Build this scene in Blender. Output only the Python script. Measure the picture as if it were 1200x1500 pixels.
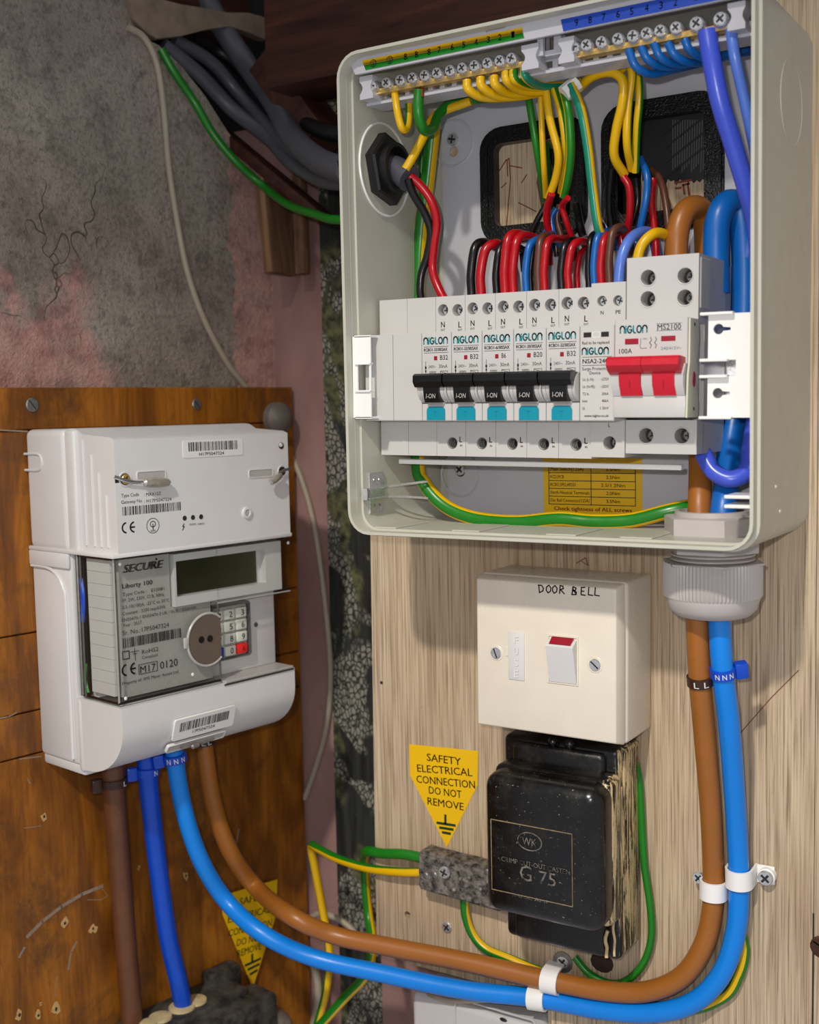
import bpy, bmesh, math, random
from mathutils import Vector, Matrix, noise
from mathutils.geometry import tessellate_polygon
for o in list(bpy.data.objects): bpy.data.objects.remove(o)
SC = bpy.context.scene
COL = SC.collection
rnd = random.Random(7)
PI = math.pi

# ------------------------------------------------------------------ camera
# world: x along the back wall to the right, y into the wall, z up; the face of the wood-effect board is y = 0 (metres)
F_PX, YAW, PITCH, ROLL = 1732.3, .5558, .0871, -.0216
CAM = Vector((.2644, -.6102, .1872))
def cam_axes():
    f = Vector((-math.sin(YAW)*math.cos(PITCH), math.cos(YAW)*math.cos(PITCH), -math.sin(PITCH)))
    r = Vector((math.cos(YAW), math.sin(YAW), 0)); u = r.cross(f)
    return (math.cos(ROLL)*r + math.sin(ROLL)*u, -math.sin(ROLL)*r + math.cos(ROLL)*u, f)
CR, CU, CF = cam_axes()
cam = bpy.data.objects.new('camera', bpy.data.cameras.new('camera')); COL.objects.link(cam)
cam.matrix_world = Matrix(((CR.x, CU.x, -CF.x, CAM.x), (CR.y, CU.y, -CF.y, CAM.y), (CR.z, CU.z, -CF.z, CAM.z), (0, 0, 0, 1)))
cam.data.sensor_fit = 'HORIZONTAL'; cam.data.sensor_width = 36; cam.data.lens = F_PX/1200*36
cam.data.clip_start = .01; cam.data.clip_end = 20
cam.data.dof.use_dof = True; cam.data.dof.focus_distance = .625; cam.data.dof.aperture_fstop = 13
SC.camera = cam

# ------------------------------------------------------------------ light and exposure
W = bpy.data.worlds.new('room_light'); SC.world = W; W.use_nodes = True
W.node_tree.nodes['Background'].inputs[0].default_value = (.90, .93, 1.0, 1)
W.node_tree.nodes['Background'].inputs[1].default_value = .47
def area_light(name, loc, target, size, power, col):
    d = bpy.data.lights.new(name, 'AREA'); d.shape = 'DISK'; d.size = size; d.energy = power; d.color = col
    o = bpy.data.objects.new(name, d); COL.objects.link(o); o.location = loc
    o.rotation_euler = (Vector(target)-Vector(loc)).to_track_quat('-Z', 'Y').to_euler(); return o
sp = bpy.data.lights.new('work_torch', 'SPOT'); sp.energy = 68; sp.color = (1, .94, .84); sp.shadow_soft_size = .032; sp.spot_size = math.radians(36); sp.spot_blend = 1.0
so = bpy.data.objects.new('work_torch', sp); COL.objects.link(so); so.location = (.15, -1.20, 1.05)
so.rotation_euler = (Vector((-.06, 0, -.145))-so.location).to_track_quat('-Z', 'Y').to_euler()
area_light('phone_torch', (.25, -.63, .215), (-.02, 0, .12), .012, 1.15, (1, .97, .93))
SC.view_settings.view_transform = 'Standard'; SC.view_settings.look = 'None'
SC.view_settings.gamma = 1; SC.view_settings.use_curve_mapping = False; SC.view_settings.exposure = 0.0

# ------------------------------------------------------------------ measuring helpers
def _ray(px, py): return CF*F_PX + CR*(px-600) - CU*(py-750)
def at(px, py, Y):                       # the point of the plane y = Y seen at a pixel of the 1200 x 1500 photograph
    d = _ray(px, py); return CAM + d*((Y-CAM.y)/d.y)
def at_x(px, py, X):
    d = _ray(px, py); return CAM + d*((X-CAM.x)/d.x)
XL, ANG = -.2727, -.1735                 # left wall: x where the meter board's face meets y = 0, and its turn
WA = Vector((math.sin(ANG), -math.cos(ANG), 0)); WN = Vector((math.cos(ANG), math.sin(ANG), 0))
def on_left(px, py, d=0.):               # point d metres proud of the meter board's face
    P = Vector((XL, 0, 0)) + WN*d; r = _ray(px, py)
    return CAM + r*(((P-CAM).dot(WN))/r.dot(WN))
def left_uz(px, py, d=0.):
    q = on_left(px, py, d); return (-(q-Vector((XL, 0, 0))).dot(WA), q.z)
def depth_of(p): return (Vector(p)-CAM).dot(CF)
LEFT_ROT = PI/2+ANG

# ------------------------------------------------------------------ materials
def lin(c):
    return tuple((x/255/12.92 if x/255 <= .04045 else ((x/255+.055)/1.055)**2.4) for x in c)
MATS = {}
class NT:
    def __init__(s, name):
        s.m = bpy.data.materials.new(name); s.m.use_nodes = True; s.t = s.m.node_tree; s.t.nodes.clear()
        s.out = s.n('ShaderNodeOutputMaterial'); s.b = s.n('ShaderNodeBsdfPrincipled'); s.l(s.b.outputs[0], s.out.inputs[0])
        s.co = s.n('ShaderNodeTexCoord').outputs['Object']
    def n(s, k, **kw):
        x = s.t.nodes.new(k)
        for a, b in kw.items(): setattr(x, a, b)
        return x
    def l(s, a, b): s.t.links.new(a, b)
    def map(s, scale=(1, 1, 1), rot=(0, 0, 0), loc=(0, 0, 0)):
        x = s.n('ShaderNodeMapping'); x.inputs['Scale'].default_value = scale; x.inputs['Rotation'].default_value = rot; x.inputs['Location'].default_value = loc
        s.l(s.co, x.inputs[0]); return x.outputs[0]
    def noise(s, scale, detail=4, rough=.55, vec=None, dist=0):
        x = s.n('ShaderNodeTexNoise'); x.inputs['Scale'].default_value = scale; x.inputs['Detail'].default_value = detail
        x.inputs['Roughness'].default_value = rough; x.inputs['Distortion'].default_value = dist; s.l(vec or s.co, x.inputs['Vector']); return x.outputs[0]
    def ramp(s, v, stops):
        x = s.n('ShaderNodeValToRGB'); e = x.color_ramp.elements
        while len(e) < len(stops): e.new(.5)
        for i, (p, c) in enumerate(stops):
            e[i].position = p; e[i].color = (*(c if isinstance(c, tuple) else (c, c, c)), 1)
        s.l(v, x.inputs[0]); return x.outputs[0]
    def mix(s, f, a, b, mode='MIX'):
        x = s.n('ShaderNodeMix', data_type='RGBA', blend_type=mode)
        if isinstance(f, (int, float)): x.inputs[0].default_value = f
        else: s.l(f, x.inputs[0])
        for k, v in ((6, a), (7, b)):
            if isinstance(v, tuple): x.inputs[k].default_value = (*v, 1)
            else: s.l(v, x.inputs[k])
        return x.outputs[2]
    def math(s, op, a, b=0.):
        x = s.n('ShaderNodeMath', operation=op)
        for k, v in ((0, a), (1, b)):
            if isinstance(v, (int, float)): x.inputs[k].default_value = v
            else: s.l(v, x.inputs[k])
        return x.outputs[0]
    def bump(s, h, strength=.3, dist=.0005, nrm=None):
        x = s.n('ShaderNodeBump'); x.inputs['Strength'].default_value = strength; x.inputs['Distance'].default_value = dist
        s.l(h, x.inputs['Height'])
        if nrm: s.l(nrm, x.inputs['Normal'])
        return x.outputs[0]
    def set(s, col=None, rough=.5, metal=0., spec=.5, nrm=None):
        if isinstance(col, tuple): s.b.inputs['Base Color'].default_value = (*col, 1)
        elif col: s.l(col, s.b.inputs['Base Color'])
        if isinstance(rough, (int, float)): s.b.inputs['Roughness'].default_value = rough
        else: s.l(rough, s.b.inputs['Roughness'])
        s.b.inputs['Metallic'].default_value = metal; s.b.inputs['Specular IOR Level'].default_value = spec
        if nrm: s.l(nrm, s.b.inputs['Normal'])
        return s.m
def plain(name, rgb, rough=.45, metal=0., var=.10, scale=60, bump=.08, bscale=900, spec=.5, dirt=None):
    t = NT(name); c = lin(rgb); d = tuple(x*(1-var) for x in c)
    col = t.ramp(t.noise(scale), [(.3, d), (.7, c)])
    if dirt: col = t.mix(t.ramp(t.noise(dirt[1], 6, .7), [(dirt[2], 0.), (dirt[2]+.12, 1.)]), col, lin(dirt[0]))
    rr = t.ramp(t.noise(scale*2.3), [(.3, max(.02, rough-.06)), (.7, rough+.06)])
    MATS[name] = t.set(col, rr, metal, spec, t.bump(t.noise(bscale, 3), bump, .0002)); return MATS[name]
WHITE_PL = plain('moulded_cream_plastic', (188, 186, 172), .38, var=.05)
BACK_PL = plain('moulded_white_plastic', (190, 190, 197), .34, var=.04)
DEV_PL = plain('device_white_plastic', (194, 191, 189), .36, var=.04, bump=.05)
BLANK_PL = plain('blank_white_plastic', (193, 190, 187), .42, var=.04)
MS_SIDE = plain('aged_ivory_plastic', (205, 203, 180), .42, var=.06)
METER_PL = plain('meter_white_plastic', (214, 212, 211), .34, var=.04, bump=.04)
METER_GREY = plain('meter_label_grey', (176, 172, 168), .3, var=.05)
SPUR_PL = plain('spur_ivory_plastic', (226, 216, 200), .3, var=.06, bump=.03, dirt=((150, 142, 130), 45, .68))
GLAND_PL = plain('gland_grey_plastic', (182, 175, 172), .42, var=.06)
CLIP_PL = plain('clip_white_plastic', (238, 236, 234), .3, var=.03)
STICKER_W = plain('sticker_white', (225, 222, 220), .45, var=.02)
BLACK_PL = plain('glossy_black_plastic', (14, 14, 15), .28, var=.3)
BLACK_MT = plain('black_hard_plastic', (22, 21, 22), .42, var=.3)
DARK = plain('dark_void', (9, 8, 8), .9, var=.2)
HOLE = plain('terminal_hole_dark', (40, 37, 36), .5, var=.3)  # dark fill standing in for shade in holes, slots and gaps
RED_PL = plain('red_switch_plastic', (196, 22, 44), .3, var=.08)
RED_FLAG = plain('red_flag', (150, 14, 40), .35)
TEAL_PL = plain('teal_button_plastic', (0, 138, 160), .32, var=.06)
STEEL = plain('zinc_steel', (225, 225, 228), .24, .72, var=.25, scale=500)
STEEL_D = plain('dull_steel', (150, 147, 142), .38, .7, var=.35, scale=300)
BRASS = plain('brass', (220, 184, 110), .3, .7, var=.2, scale=300)
COPPER = plain('copper', (205, 120, 80), .28, 1., var=.2)
INK = plain('black_ink', (16, 15, 15), .6, var=.1)
INK_G = plain('grey_ink', (74, 74, 78), .6)
INK_T = plain('teal_ink', (0, 124, 132), .5)
INK_R = plain('red_ink', (150, 40, 30), .6)
INK_W = plain('white_ink', (235, 235, 235), .5)
INK_DR = plain('dark_red_ink', (120, 50, 20), .6)
INK_GR = plain('dark_green_ink', (20, 50, 20), .6)
YEL = plain('sticker_yellow', (236, 186, 4), .4, var=.03)
GRN = plain('label_green', (2, 122, 22), .4, var=.05)
BLU_L = plain('label_blue', (0, 60, 170), .4, var=.05)
W_RED = plain('cable_red', (178, 12, 24), .26, var=.12)
W_BLK = plain('cable_black', (15, 14, 15), .27, var=.2)
W_BRN = plain('cable_dark_brown', (92, 54, 38), .36, var=.12)
W_BLU = plain('cable_blue', (12, 94, 172), .3, var=.08)
W_YEL = plain('cable_yellow', (226, 178, 2), .32, var=.08)
W_GRN = plain('cable_green', (24, 118, 24), .32, var=.12)
W_TEAL = plain('cable_teal_green', (8, 128, 100), .32, var=.1)
W_VIO = plain('cable_violet_blue', (66, 88, 210), .28, var=.08)
W_PER = plain('cable_light_violet_blue', (88, 124, 214), .3, var=.08)
T_BRN = plain('tail_brown', (158, 96, 34), .38, var=.12, scale=30, dirt=((122, 68, 20), 160, .64))
T_BRD = plain('tail_dull_brown', (104, 62, 36), .4, var=.2, scale=90, dirt=((190, 160, 120), 240, .70))
T_BLU = plain('tail_bright_blue', (0, 128, 226), .34, var=.07, scale=30)
T_BLU_SHADE = plain('tail_blue_shaded', (10, 100, 186), .36, var=.07, scale=30)  # darker copy of the tail blue, box shade put into its colour
T_DBL = plain('tail_deep_blue', (8, 74, 196), .34, var=.12, dirt=((150, 170, 210), 240, .72))
TIE_BLU = plain('marker_tie_blue', (10, 70, 190), .3, var=.05)
TIE_BRN = plain('marker_tie_brown', (58, 32, 20), .35, var=.05)
FLEX = plain('white_flex', (168, 155, 136), .45, var=.15)
GREY_CB = plain('grey_cable_sheath', (76, 76, 84), .42, var=.15)
BLACK_CB = plain('black_cable_sheath', (18, 17, 20), .45, var=.2)
LCD = plain('lcd_green', (40, 46, 26), .15, var=.05)
LCDF = plain('photo_port_metal', (112, 100, 90), .34, .35, var=.05, scale=20)
CREAM = plain('dried_cream_paint', (214, 188, 140), .6, var=.25, scale=200)
COMPOUND = plain('cream_filling_compound', (208, 188, 140), .6, var=.3, scale=200, bump=.5, bscale=400)

def m_glass():
    t = NT('clear_window_plastic'); tr = t.n('ShaderNodeBsdfTransparent'); gl = t.n('ShaderNodeBsdfGlossy'); mx = t.n('ShaderNodeMixShader')
    tr.inputs[0].default_value = (.93, .94, .93, 1); gl.inputs[1].default_value = .06
    fr = t.n('ShaderNodeFresnel'); fr.inputs[0].default_value = 1.4
    ge = t.n('ShaderNodeNewGeometry'); t.l(t.math('MULTIPLY', fr.outputs[0], t.math('SUBTRACT', 1., ge.outputs['Backfacing'])), mx.inputs[0]); t.l(tr.outputs[0], mx.inputs[1]); t.l(gl.outputs[0], mx.inputs[2]); t.l(mx.outputs[0], t.out.inputs[0]); return t.m
GLASS = m_glass()
def m_knurl_block():
    t = NT('lead_grey_casting'); c = t.ramp(t.noise(220, 6, .7), [(.38, lin((44, 41, 38))), (.60, lin((140, 133, 124)))])
    return t.set(c, .5, .35, .5, t.bump(t.noise(260, 6, .65), .9, .0012))
LEAD = m_knurl_block()
def m_laminate():
    t = NT('oak_effect_laminate')
    fine = t.noise(1, 5, .62, t.map((900, 900, 16))); mid = t.noise(1, 4, .6, t.map((240, 240, 6), loc=(3, 1, 2))); big = t.noise(1, 3, .5, t.map((16, 16, 5)))
    c = t.ramp(fine, [(.34, lin((134, 114, 90))), (.50, lin((192, 170, 142))), (.72, lin((212, 194, 166)))])
    c = t.mix(t.ramp(mid, [(.36, .4), (.50, 0.)]), c, lin((126, 102, 78)))
    c = t.mix(t.ramp(big, [(.35, .35), (.6, 0.)]), c, lin((150, 124, 92)))
    knots = t.noise(1, 5, .7, t.map((60, 60, 40), loc=(7, 7, 7)))
    c = t.mix(t.ramp(knots, [(.68, 0.), (.78, .7)]), c, lin((120, 84, 50)))
    return t.set(c, .48, 0, .4, t.bump(fine, .25, .0003))
LAMIN = m_laminate()
def m_varnish():
    t = NT('varnished_old_plywood')
    g = t.noise(1, 6, .65, t.map((22, 22, 5), loc=(1, 5, 2)), 1.2); f = t.noise(1, 5, .7, t.map((300, 300, 22)))
    c = t.ramp(g, [(.26, lin((74, 40, 8))), (.44, lin((124, 70, 10))), (.62, lin((166, 100, 16))), (.8, lin((184, 124, 44)))])
    c = t.mix(t.ramp(f, [(.35, .38), (.55, 0.)]), c, lin((66, 36, 12)))
    d = t.noise(14, 8, .75, None, .6)
    c = t.mix(t.ramp(d, [(.50, 0.), (.64, .85)]), c, lin((88, 54, 22)))
    pale = t.noise(1, 8, .8, t.map((30, 30, 60), rot=(0, .5, 0), loc=(4, 2, 9)))
    c = t.mix(t.ramp(pale, [(.66, 0.), (.74, .65)]), c, lin((176, 150, 118)))
    sp = t.noise(170, 6, .8); c = t.mix(t.ramp(sp, [(.70, 0.), (.76, .8)]), c, lin((206, 160, 96)))
    return t.set(c, t.ramp(g, [(.3, .35), (.7, .6)]), 0, .45, t.bump(t.math('ADD', f, t.noise(60, 6)), .35, .0008))
VARN = m_varnish()
def m_plaster():
    t = NT('old_plaster')
    n1 = t.noise(9, 8, .7); n2 = t.noise(70, 8, .7); n3 = t.noise(320, 5, .7)
    c = t.ramp(n1, [(.3, lin((132, 121, 110))), (.52, lin((166, 154, 142))), (.7, lin((182, 171, 158)))])
    c = t.mix(t.ramp(n2, [(.32, .7), (.5, 0.)]), c, lin((98, 88, 79)))
    c = t.mix(t.ramp(n3, [(.36, .55), (.50, 0.)]), c, lin((96, 86, 77)))
    c = t.mix(t.ramp(t.noise(1, 6, .75, t.map((90, 90, 34), rot=(0, .6, 0), loc=(3, 3, 3))), [(.60, 0.), (.70, .45)]), c, lin((190, 180, 166)))
    sx = t.n('ShaderNodeSeparateXYZ'); t.l(t.co, sx.inputs[0])
    # patches of old pink distemper: low on the wall and towards the corner
    low = t.math('ADD', t.math('MULTIPLY', t.math('SUBTRACT', .300, sx.outputs[2]), 10.), t.math('MULTIPLY', t.math('SUBTRACT', t.noise(16, 8, .7), .5), 2.6))
    near = t.math('MULTIPLY', t.math('SUBTRACT', -.035, sx.outputs[0]), 13.)
    a = t.math('MULTIPLY', low, t.math('MINIMUM', t.math('MAXIMUM', near, 0.), 1.))
    cor = t.math('ADD', t.math('MULTIPLY', t.math('ADD', sx.outputs[0], -.026), 26.), t.math('MULTIPLY', t.math('SUBTRACT', t.noise(22, 8, .7), .5), 1.6))
    pk = t.math('MULTIPLY', t.math('MAXIMUM', t.ramp(a, [(.25, 0.), (.5, .9)]), t.ramp(cor, [(.30, 0.), (.36, .8)])), t.ramp(t.noise(38, 7, .75), [(.36, .5), (.52, 1.)]))
    pc = t.ramp(n2, [(.3, lin((160, 112, 106))), (.6, lin((216, 164, 152)))])
    c = t.mix(pk, c, pc)
    vo = t.n('ShaderNodeTexVoronoi', feature='DISTANCE_TO_EDGE'); vo.inputs['Scale'].default_value = 14
    wv = t.n('ShaderNodeVectorMath', operation='ADD'); t.l(t.co, wv.inputs[0])
    nz = t.n('ShaderNodeTexNoise'); nz.inputs['Scale'].default_value = 30; t.l(t.co, nz.inputs['Vector'])
    sc = t.n('ShaderNodeVectorMath', operation='SCALE'); sc.inputs['Scale'].default_value = .09; t.l(nz.outputs['Color'], sc.inputs[0]); t.l(sc.outputs[0], wv.inputs[1])
    t.l(wv.outputs[0], vo.inputs['Vector'])
    gate = t.ramp(t.noise(7, 3), [(.55, 0.), (.62, 1.)])
    crack = t.math('MULTIPLY', t.ramp(vo.outputs[0], [(.0, .8), (.011, 0.)]), gate)
    c = t.mix(t.math('MULTIPLY', crack, .8), c, lin((40, 34, 30)))
    h = t.math('SUBTRACT', t.math('ADD', t.math('MULTIPLY', n2, 1.), t.math('MULTIPLY', n3, .8)), t.math('MULTIPLY', crack, .6))
    return t.set(c, .88, 0, .2, t.bump(h, 1., .0030))
PLASTER = m_plaster()
def m_pink():
    t = NT('pink_distemper'); c = t.ramp(t.noise(1, 6, .6, t.map((20, 20, 9))), [(.3, lin((128, 96, 92))), (.7, lin((160, 126, 120)))])
    c = t.mix(t.ramp(t.noise(26, 7, .7), [(.62, 0.), (.72, .7)]), c, lin((140, 112, 70)))
    return t.set(c, .85, 0, .2, t.bump(t.noise(120, 6), .4, .0006))
PINK = m_pink()
def m_wallpaper():
    t = NT('dark_scaly_wallpaper'); v = t.n('ShaderNodeTexVoronoi', feature='DISTANCE_TO_EDGE'); v.inputs['Scale'].default_value = 340; t.l(t.map((1, 1, .62)), v.inputs['Vector'])
    big = t.noise(1, 3, .5, t.map((26, 26, 17), rot=(0, .55, 0), loc=(2, 0, .3)), 1.0)
    v2 = t.noise(1, 4, .5, t.map((22, 22, 14), rot=(0, -.5, 0), loc=(5, 0, 4)))
    base = t.ramp(t.noise(1, 4, .6, t.map((200, 200, 14))), [(.35, lin((26, 26, 26))), (.65, lin((50, 52, 48)))])
    green = t.ramp(t.noise(150, 4), [(.35, lin((40, 44, 34))), (.6, lin((98, 98, 66)))])
    c = t.mix(t.ramp(v2, [(.52, 0.), (.58, 1.)]), base, green)
    scale = t.ramp(v.outputs[0], [(.05, lin((44, 44, 40))), (.16, lin((138, 136, 124)))])
    c = t.mix(t.ramp(big, [(.50, 0.), (.55, 1.)]), c, scale)
    return t.set(c, .7, 0, .3, t.bump(v.outputs[0], .2, .0003))
WPAPER = m_wallpaper()
def m_joist():
    t = NT('dark_red_timber'); g = t.noise(1, 5, .65, t.map((9, 90, 120)), .8)
    c = t.ramp(g, [(.3, lin((36, 18, 13))), (.6, lin((72, 38, 27))), (.8, lin((92, 54, 38)))])
    return t.set(c, .6, 0, .35, t.bump(g, .3, .0008))
JOIST = m_joist()
def m_oldwood():
    t = NT('weathered_brown_wood'); g = t.noise(1, 6, .7, t.map((120, 120, 12)), .6)
    c = t.ramp(g, [(.3, lin((62, 42, 30))), (.55, lin((116, 84, 60))), (.75, lin((150, 112, 80)))])
    return t.set(c, .7, 0, .3, t.bump(g, .5, .0008))
OLDWOOD = m_oldwood()
def m_bakelite():
    t = NT('old_black_bakelite_painted')
    sx = t.n('ShaderNodeSeparateXYZ'); t.l(t.co, sx.inputs[0])
    st = t.noise(1, 6, .75, t.map((420, 420, 34), loc=(2, 3, 1)), .6)
    edge = t.math('ADD', t.math('MINIMUM', t.math('MULTIPLY', t.math('SUBTRACT', sx.outputs[0], .0300), 70.), .085), st)
    pm = t.ramp(edge, [(.56, 0.), (.60, 1.)])
    fl = t.ramp(t.noise(520, 6, .8), [(.66, 0.), (.70, 1.)])
    dust = t.noise(60, 6, .7)
    c = t.ramp(dust, [(.5, lin((10, 9, 9))), (.85, lin((46, 41, 36)))])
    c = t.mix(t.math('MAXIMUM', pm, fl), c, lin((206, 182, 136)))
    return t.set(c, t.ramp(dust, [(.4, .2), (.7, .5)]), 0, .5, t.bump(st, .25, .0004))
BAKE = m_bakelite()
def m_bakeplain():
    t = NT('old_black_bakelite'); dust = t.noise(60, 6, .7); c = t.ramp(dust, [(.5, lin((8, 8, 8))), (.9, lin((40, 36, 31)))])
    c = t.mix(t.ramp(t.noise(560, 6, .8), [(.640, 0.), (.675, 1.)]), c, lin((200, 178, 134)))
    return t.set(c, t.ramp(dust, [(.4, .16), (.7, .42)]), 0, .55, t.bump(t.noise(300, 3), .1, .0003))
BAKE2 = m_bakeplain()
def m_rubber():
    t = NT('textured_black_edging'); return t.set(lin((8, 8, 9)), .24, 0, .35, t.bump(t.noise(900, 3, .6), .8, .0006))
RUBBER = m_rubber()
def m_block():
    t = NT('dusty_black_block'); c = t.ramp(t.noise(90, 7, .7), [(.35, lin((24, 23, 22))), (.7, lin((86, 82, 76)))])
    return t.set(c, .6, 0, .4, t.bump(t.noise(240, 5), .4, .0006))
DUSTY = m_block()

# ------------------------------------------------------------------ mesh builder
def catmull(pts, sub=8):
    P = [Vector(p) for p in pts]
    if len(P) < 3: return P
    P = [P[0]*2-P[1]] + P + [P[-1]*2-P[-2]]; out = []
    for i in range(1, len(P)-2):
        a, b, c, d = P[i-1:i+3]
        for k in range(sub):
            t = k/sub
            out.append(.5*((2*b)+(c-a)*t+(2*a-5*b+4*c-d)*t*t+(3*b-3*c+d-a)*t**3))
    out.append(P[-2]); return out
def rr(x0, x1, z0, z1, r, n=6):
    o = []
    for cx, cz, a in ((x1-r, z1-r, 0), (x0+r, z1-r, 90), (x0+r, z0+r, 180), (x1-r, z0+r, 270)):
        for k in range(n+1):
            t = math.radians(a+90*k/n); o.append((cx+r*math.cos(t), cz+r*math.sin(t)))
    return o
def circ(cx, cz, r, n=20, a0=0): return [(cx+r*math.cos(2*PI*k/n+a0), cz+r*math.sin(2*PI*k/n+a0)) for k in range(n)]
def rect(x0, x1, z0, z1): return [(x0, z0), (x1, z0), (x1, z1), (x0, z1)]
_TX = {}
def text_mesh(s, bold=0., shear=0.):
    k = (s, bold, shear)
    if k not in _TX:
        c = bpy.data.curves.new('t', 'FONT'); c.body = s; c.size = 1; c.resolution_u = 2; c.offset = bold; c.shear = shear; c.fill_mode = 'FRONT'
        o = bpy.data.objects.new('t', c); me = o.to_mesh()
        vs = [v.co.copy() for v in me.vertices]; fs = [tuple(p.vertices) for p in me.polygons]
        o.to_mesh_clear(); bpy.data.objects.remove(o); bpy.data.curves.remove(c)
        _TX[k] = (vs, fs)
    return _TX[k]
class M:
    def __init__(s, T=None):
        s.v = []; s.f = []; s.mi = []; s.mats = []; s.T = T
    def add(s, vs, fs, mat):
        if mat not in s.mats: s.mats.append(mat)
        k = s.mats.index(mat); n = len(s.v)
        s.v += [tuple(s.T @ Vector(v)) if s.T else tuple(v) for v in vs]
        s.f += [tuple(i+n for i in f) for f in fs]; s.mi += [k]*len(fs); return s
    def box(s, x0, x1, y0, y1, z0, z1, mat, bev=0, seg=2, top=None):
        bm = bmesh.new(); bmesh.ops.create_cube(bm, size=1)
        for v in bm.verts:
            v.co = Vector((x0+(v.co.x+.5)*(x1-x0), y0+(v.co.y+.5)*(y1-y0), z0+(v.co.z+.5)*(z1-z0)))
        if bev: bmesh.ops.bevel(bm, geom=list(bm.edges), offset=bev, segments=seg, profile=.5, affect='EDGES', clamp_overlap=True)
        bm.verts.index_update(); s.add([v.co.copy() for v in bm.verts], [[v.index for v in f.verts] for f in bm.faces], mat); bm.free(); return s
    def panel(s, outer, holes, y0, y1, mat, back=True, front=True, side=True):
        loops = [outer]+list(holes); pts = [p for l in loops for p in l]
        tri = tessellate_polygon([[Vector((p[0], p[1], 0)) for p in l] for l in loops]); n = len(pts)
        vs = [(x, y0, z) for x, z in pts]+[(x, y1, z) for x, z in pts]; fs = []
        for t in tri:
            a, b, c = [Vector((pts[i][0], pts[i][1], 0)) for i in t]
            if (b-a).cross(c-a).z < 0: t = (t[0], t[2], t[1])
            if front: fs.append(tuple(t))           # counter-clockwise in x,z looks towards -y
            if back: fs.append((t[0]+n, t[2]+n, t[1]+n))
        if side:
            st = 0
            for li, l in enumerate(loops):
                m = len(l); area = sum(l[i][0]*l[(i+1) % m][1]-l[(i+1) % m][0]*l[i][1] for i in range(m)); flip = (area < 0) != (li > 0)
                for i in range(m):
                    a, b = st+i, st+(i+1) % m
                    fs.append((b, a, a+n, b+n) if not flip else (a, b, b+n, a+n))
                st += m
        s.add(vs, fs, mat); return s
    def prism(s, prof, x0, x1, mat):                # profile (y, z) swept along x
        n = len(prof); tri = tessellate_polygon([[Vector((p[0], p[1], 0)) for p in prof]])
        vs = [(x0, y, z) for y, z in prof]+[(x1, y, z) for y, z in prof]; fs = []
        for t in tri:
            a, b, c = [Vector((prof[i][0], prof[i][1], 0)) for i in t]
            if (b-a).cross(c-a).z < 0: t = (t[0], t[2], t[1])
            fs.append((t[0], t[2], t[1])); fs.append((t[0]+n, t[1]+n, t[2]+n))
        area = sum(prof[i][0]*prof[(i+1) % n][1]-prof[(i+1) % n][0]*prof[i][1] for i in range(n))
        for i in range(n):
            a, b = i, (i+1) % n
            fs.append((a, b, b+n, a+n) if area > 0 else (b, a, a+n, b+n))
        s.add(vs, fs, mat); return s
    def lathe(s, org, axis, prof, mat, n=24, flat=0, ridge=0.):   # profile (radius, distance along axis)
        w = Vector(axis).normalized(); u = w.orthogonal().normalized()
        if abs(w.y) > .9: u = Vector((1, 0, 0))
        if abs(w.z) > .9: u = Vector((1, 0, 0))
        v = w.cross(u); org = Vector(org); vs = []; fs = []
        for r, h in prof:
            for k in range(n):
                t = 2*PI*k/n; q = r
                if flat: a = (t % (2*PI/flat))-PI/flat; q = r*math.cos(PI/flat)/math.cos(a)*1.0
                if ridge and k % 2: q -= ridge
                vs.append(org+w*h+(u*math.cos(t)+v*math.sin(t))*q)
        for i in range(len(prof)-1):
            for k in range(n):
                a = i*n+k; b = i*n+(k+1) % n; fs.append((a, b, b+n, a+n))
        fs.append(tuple(reversed(range(n)))); fs.append(tuple(range((len(prof)-1)*n, len(prof)*n)))
        s.add(vs, fs, mat); return s
    def cyl(s, org, axis, r, h, mat, n=20): return s.lathe(org, axis, [(r, 0), (r, h)], mat, n)
    def tube(s, pts, r, mats, n=12, sub=8, roll=0., smooth=True, closed=False, twist=0.):
        P = catmull(pts, sub) if smooth else [Vector(p) for p in pts]
        if not isinstance(mats, (list, tuple)): mats = [mats]
        tan = [(P[min(i+1, len(P)-1)]-P[max(i-1, 0)]).normalized() for i in range(len(P))]
        ref = (CAM-(s.T @ P[0] if s.T else P[0])) if P[0].length > .06 else Vector((0, -1, 0)); u = (ref-tan[0]*ref.dot(tan[0]))
        u = u.normalized() if u.length > 1e-3 else tan[0].orthogonal().normalized()
        rings = []
        for i, p in enumerate(P):
            u = (u-tan[i]*u.dot(tan[i])).normalized(); w = tan[i].cross(u); q = r[i*(len(r)-1)//max(1, len(P)-1)] if isinstance(r, list) else r
            ro = roll+twist*i/max(1, len(P)-1); rings.append([p+(u*math.cos(2*PI*k/n+ro)+w*math.sin(2*PI*k/n+ro))*q for k in range(n)])
        vs = [v for ring in rings for v in ring]
        for mi, mt in enumerate(mats):
            fs = []
            for i in range(len(P)-1):
                for k in range(n):
                    if _sector(k, n, len(mats)) == mi:
                        a = i*n+k; b = i*n+(k+1) % n; fs.append((a, b, b+n, a+n))
            if mi == 0 and not closed: fs.append(tuple(reversed(range(n)))); fs.append(tuple(range((len(P)-1)*n, len(P)*n)))
            used = sorted({i for f in fs for i in f}); ix = {a: b for b, a in enumerate(used)}
            s.add([vs[i] for i in used], [tuple(ix[i] for i in f) for f in fs], mt)
        return s
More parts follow.
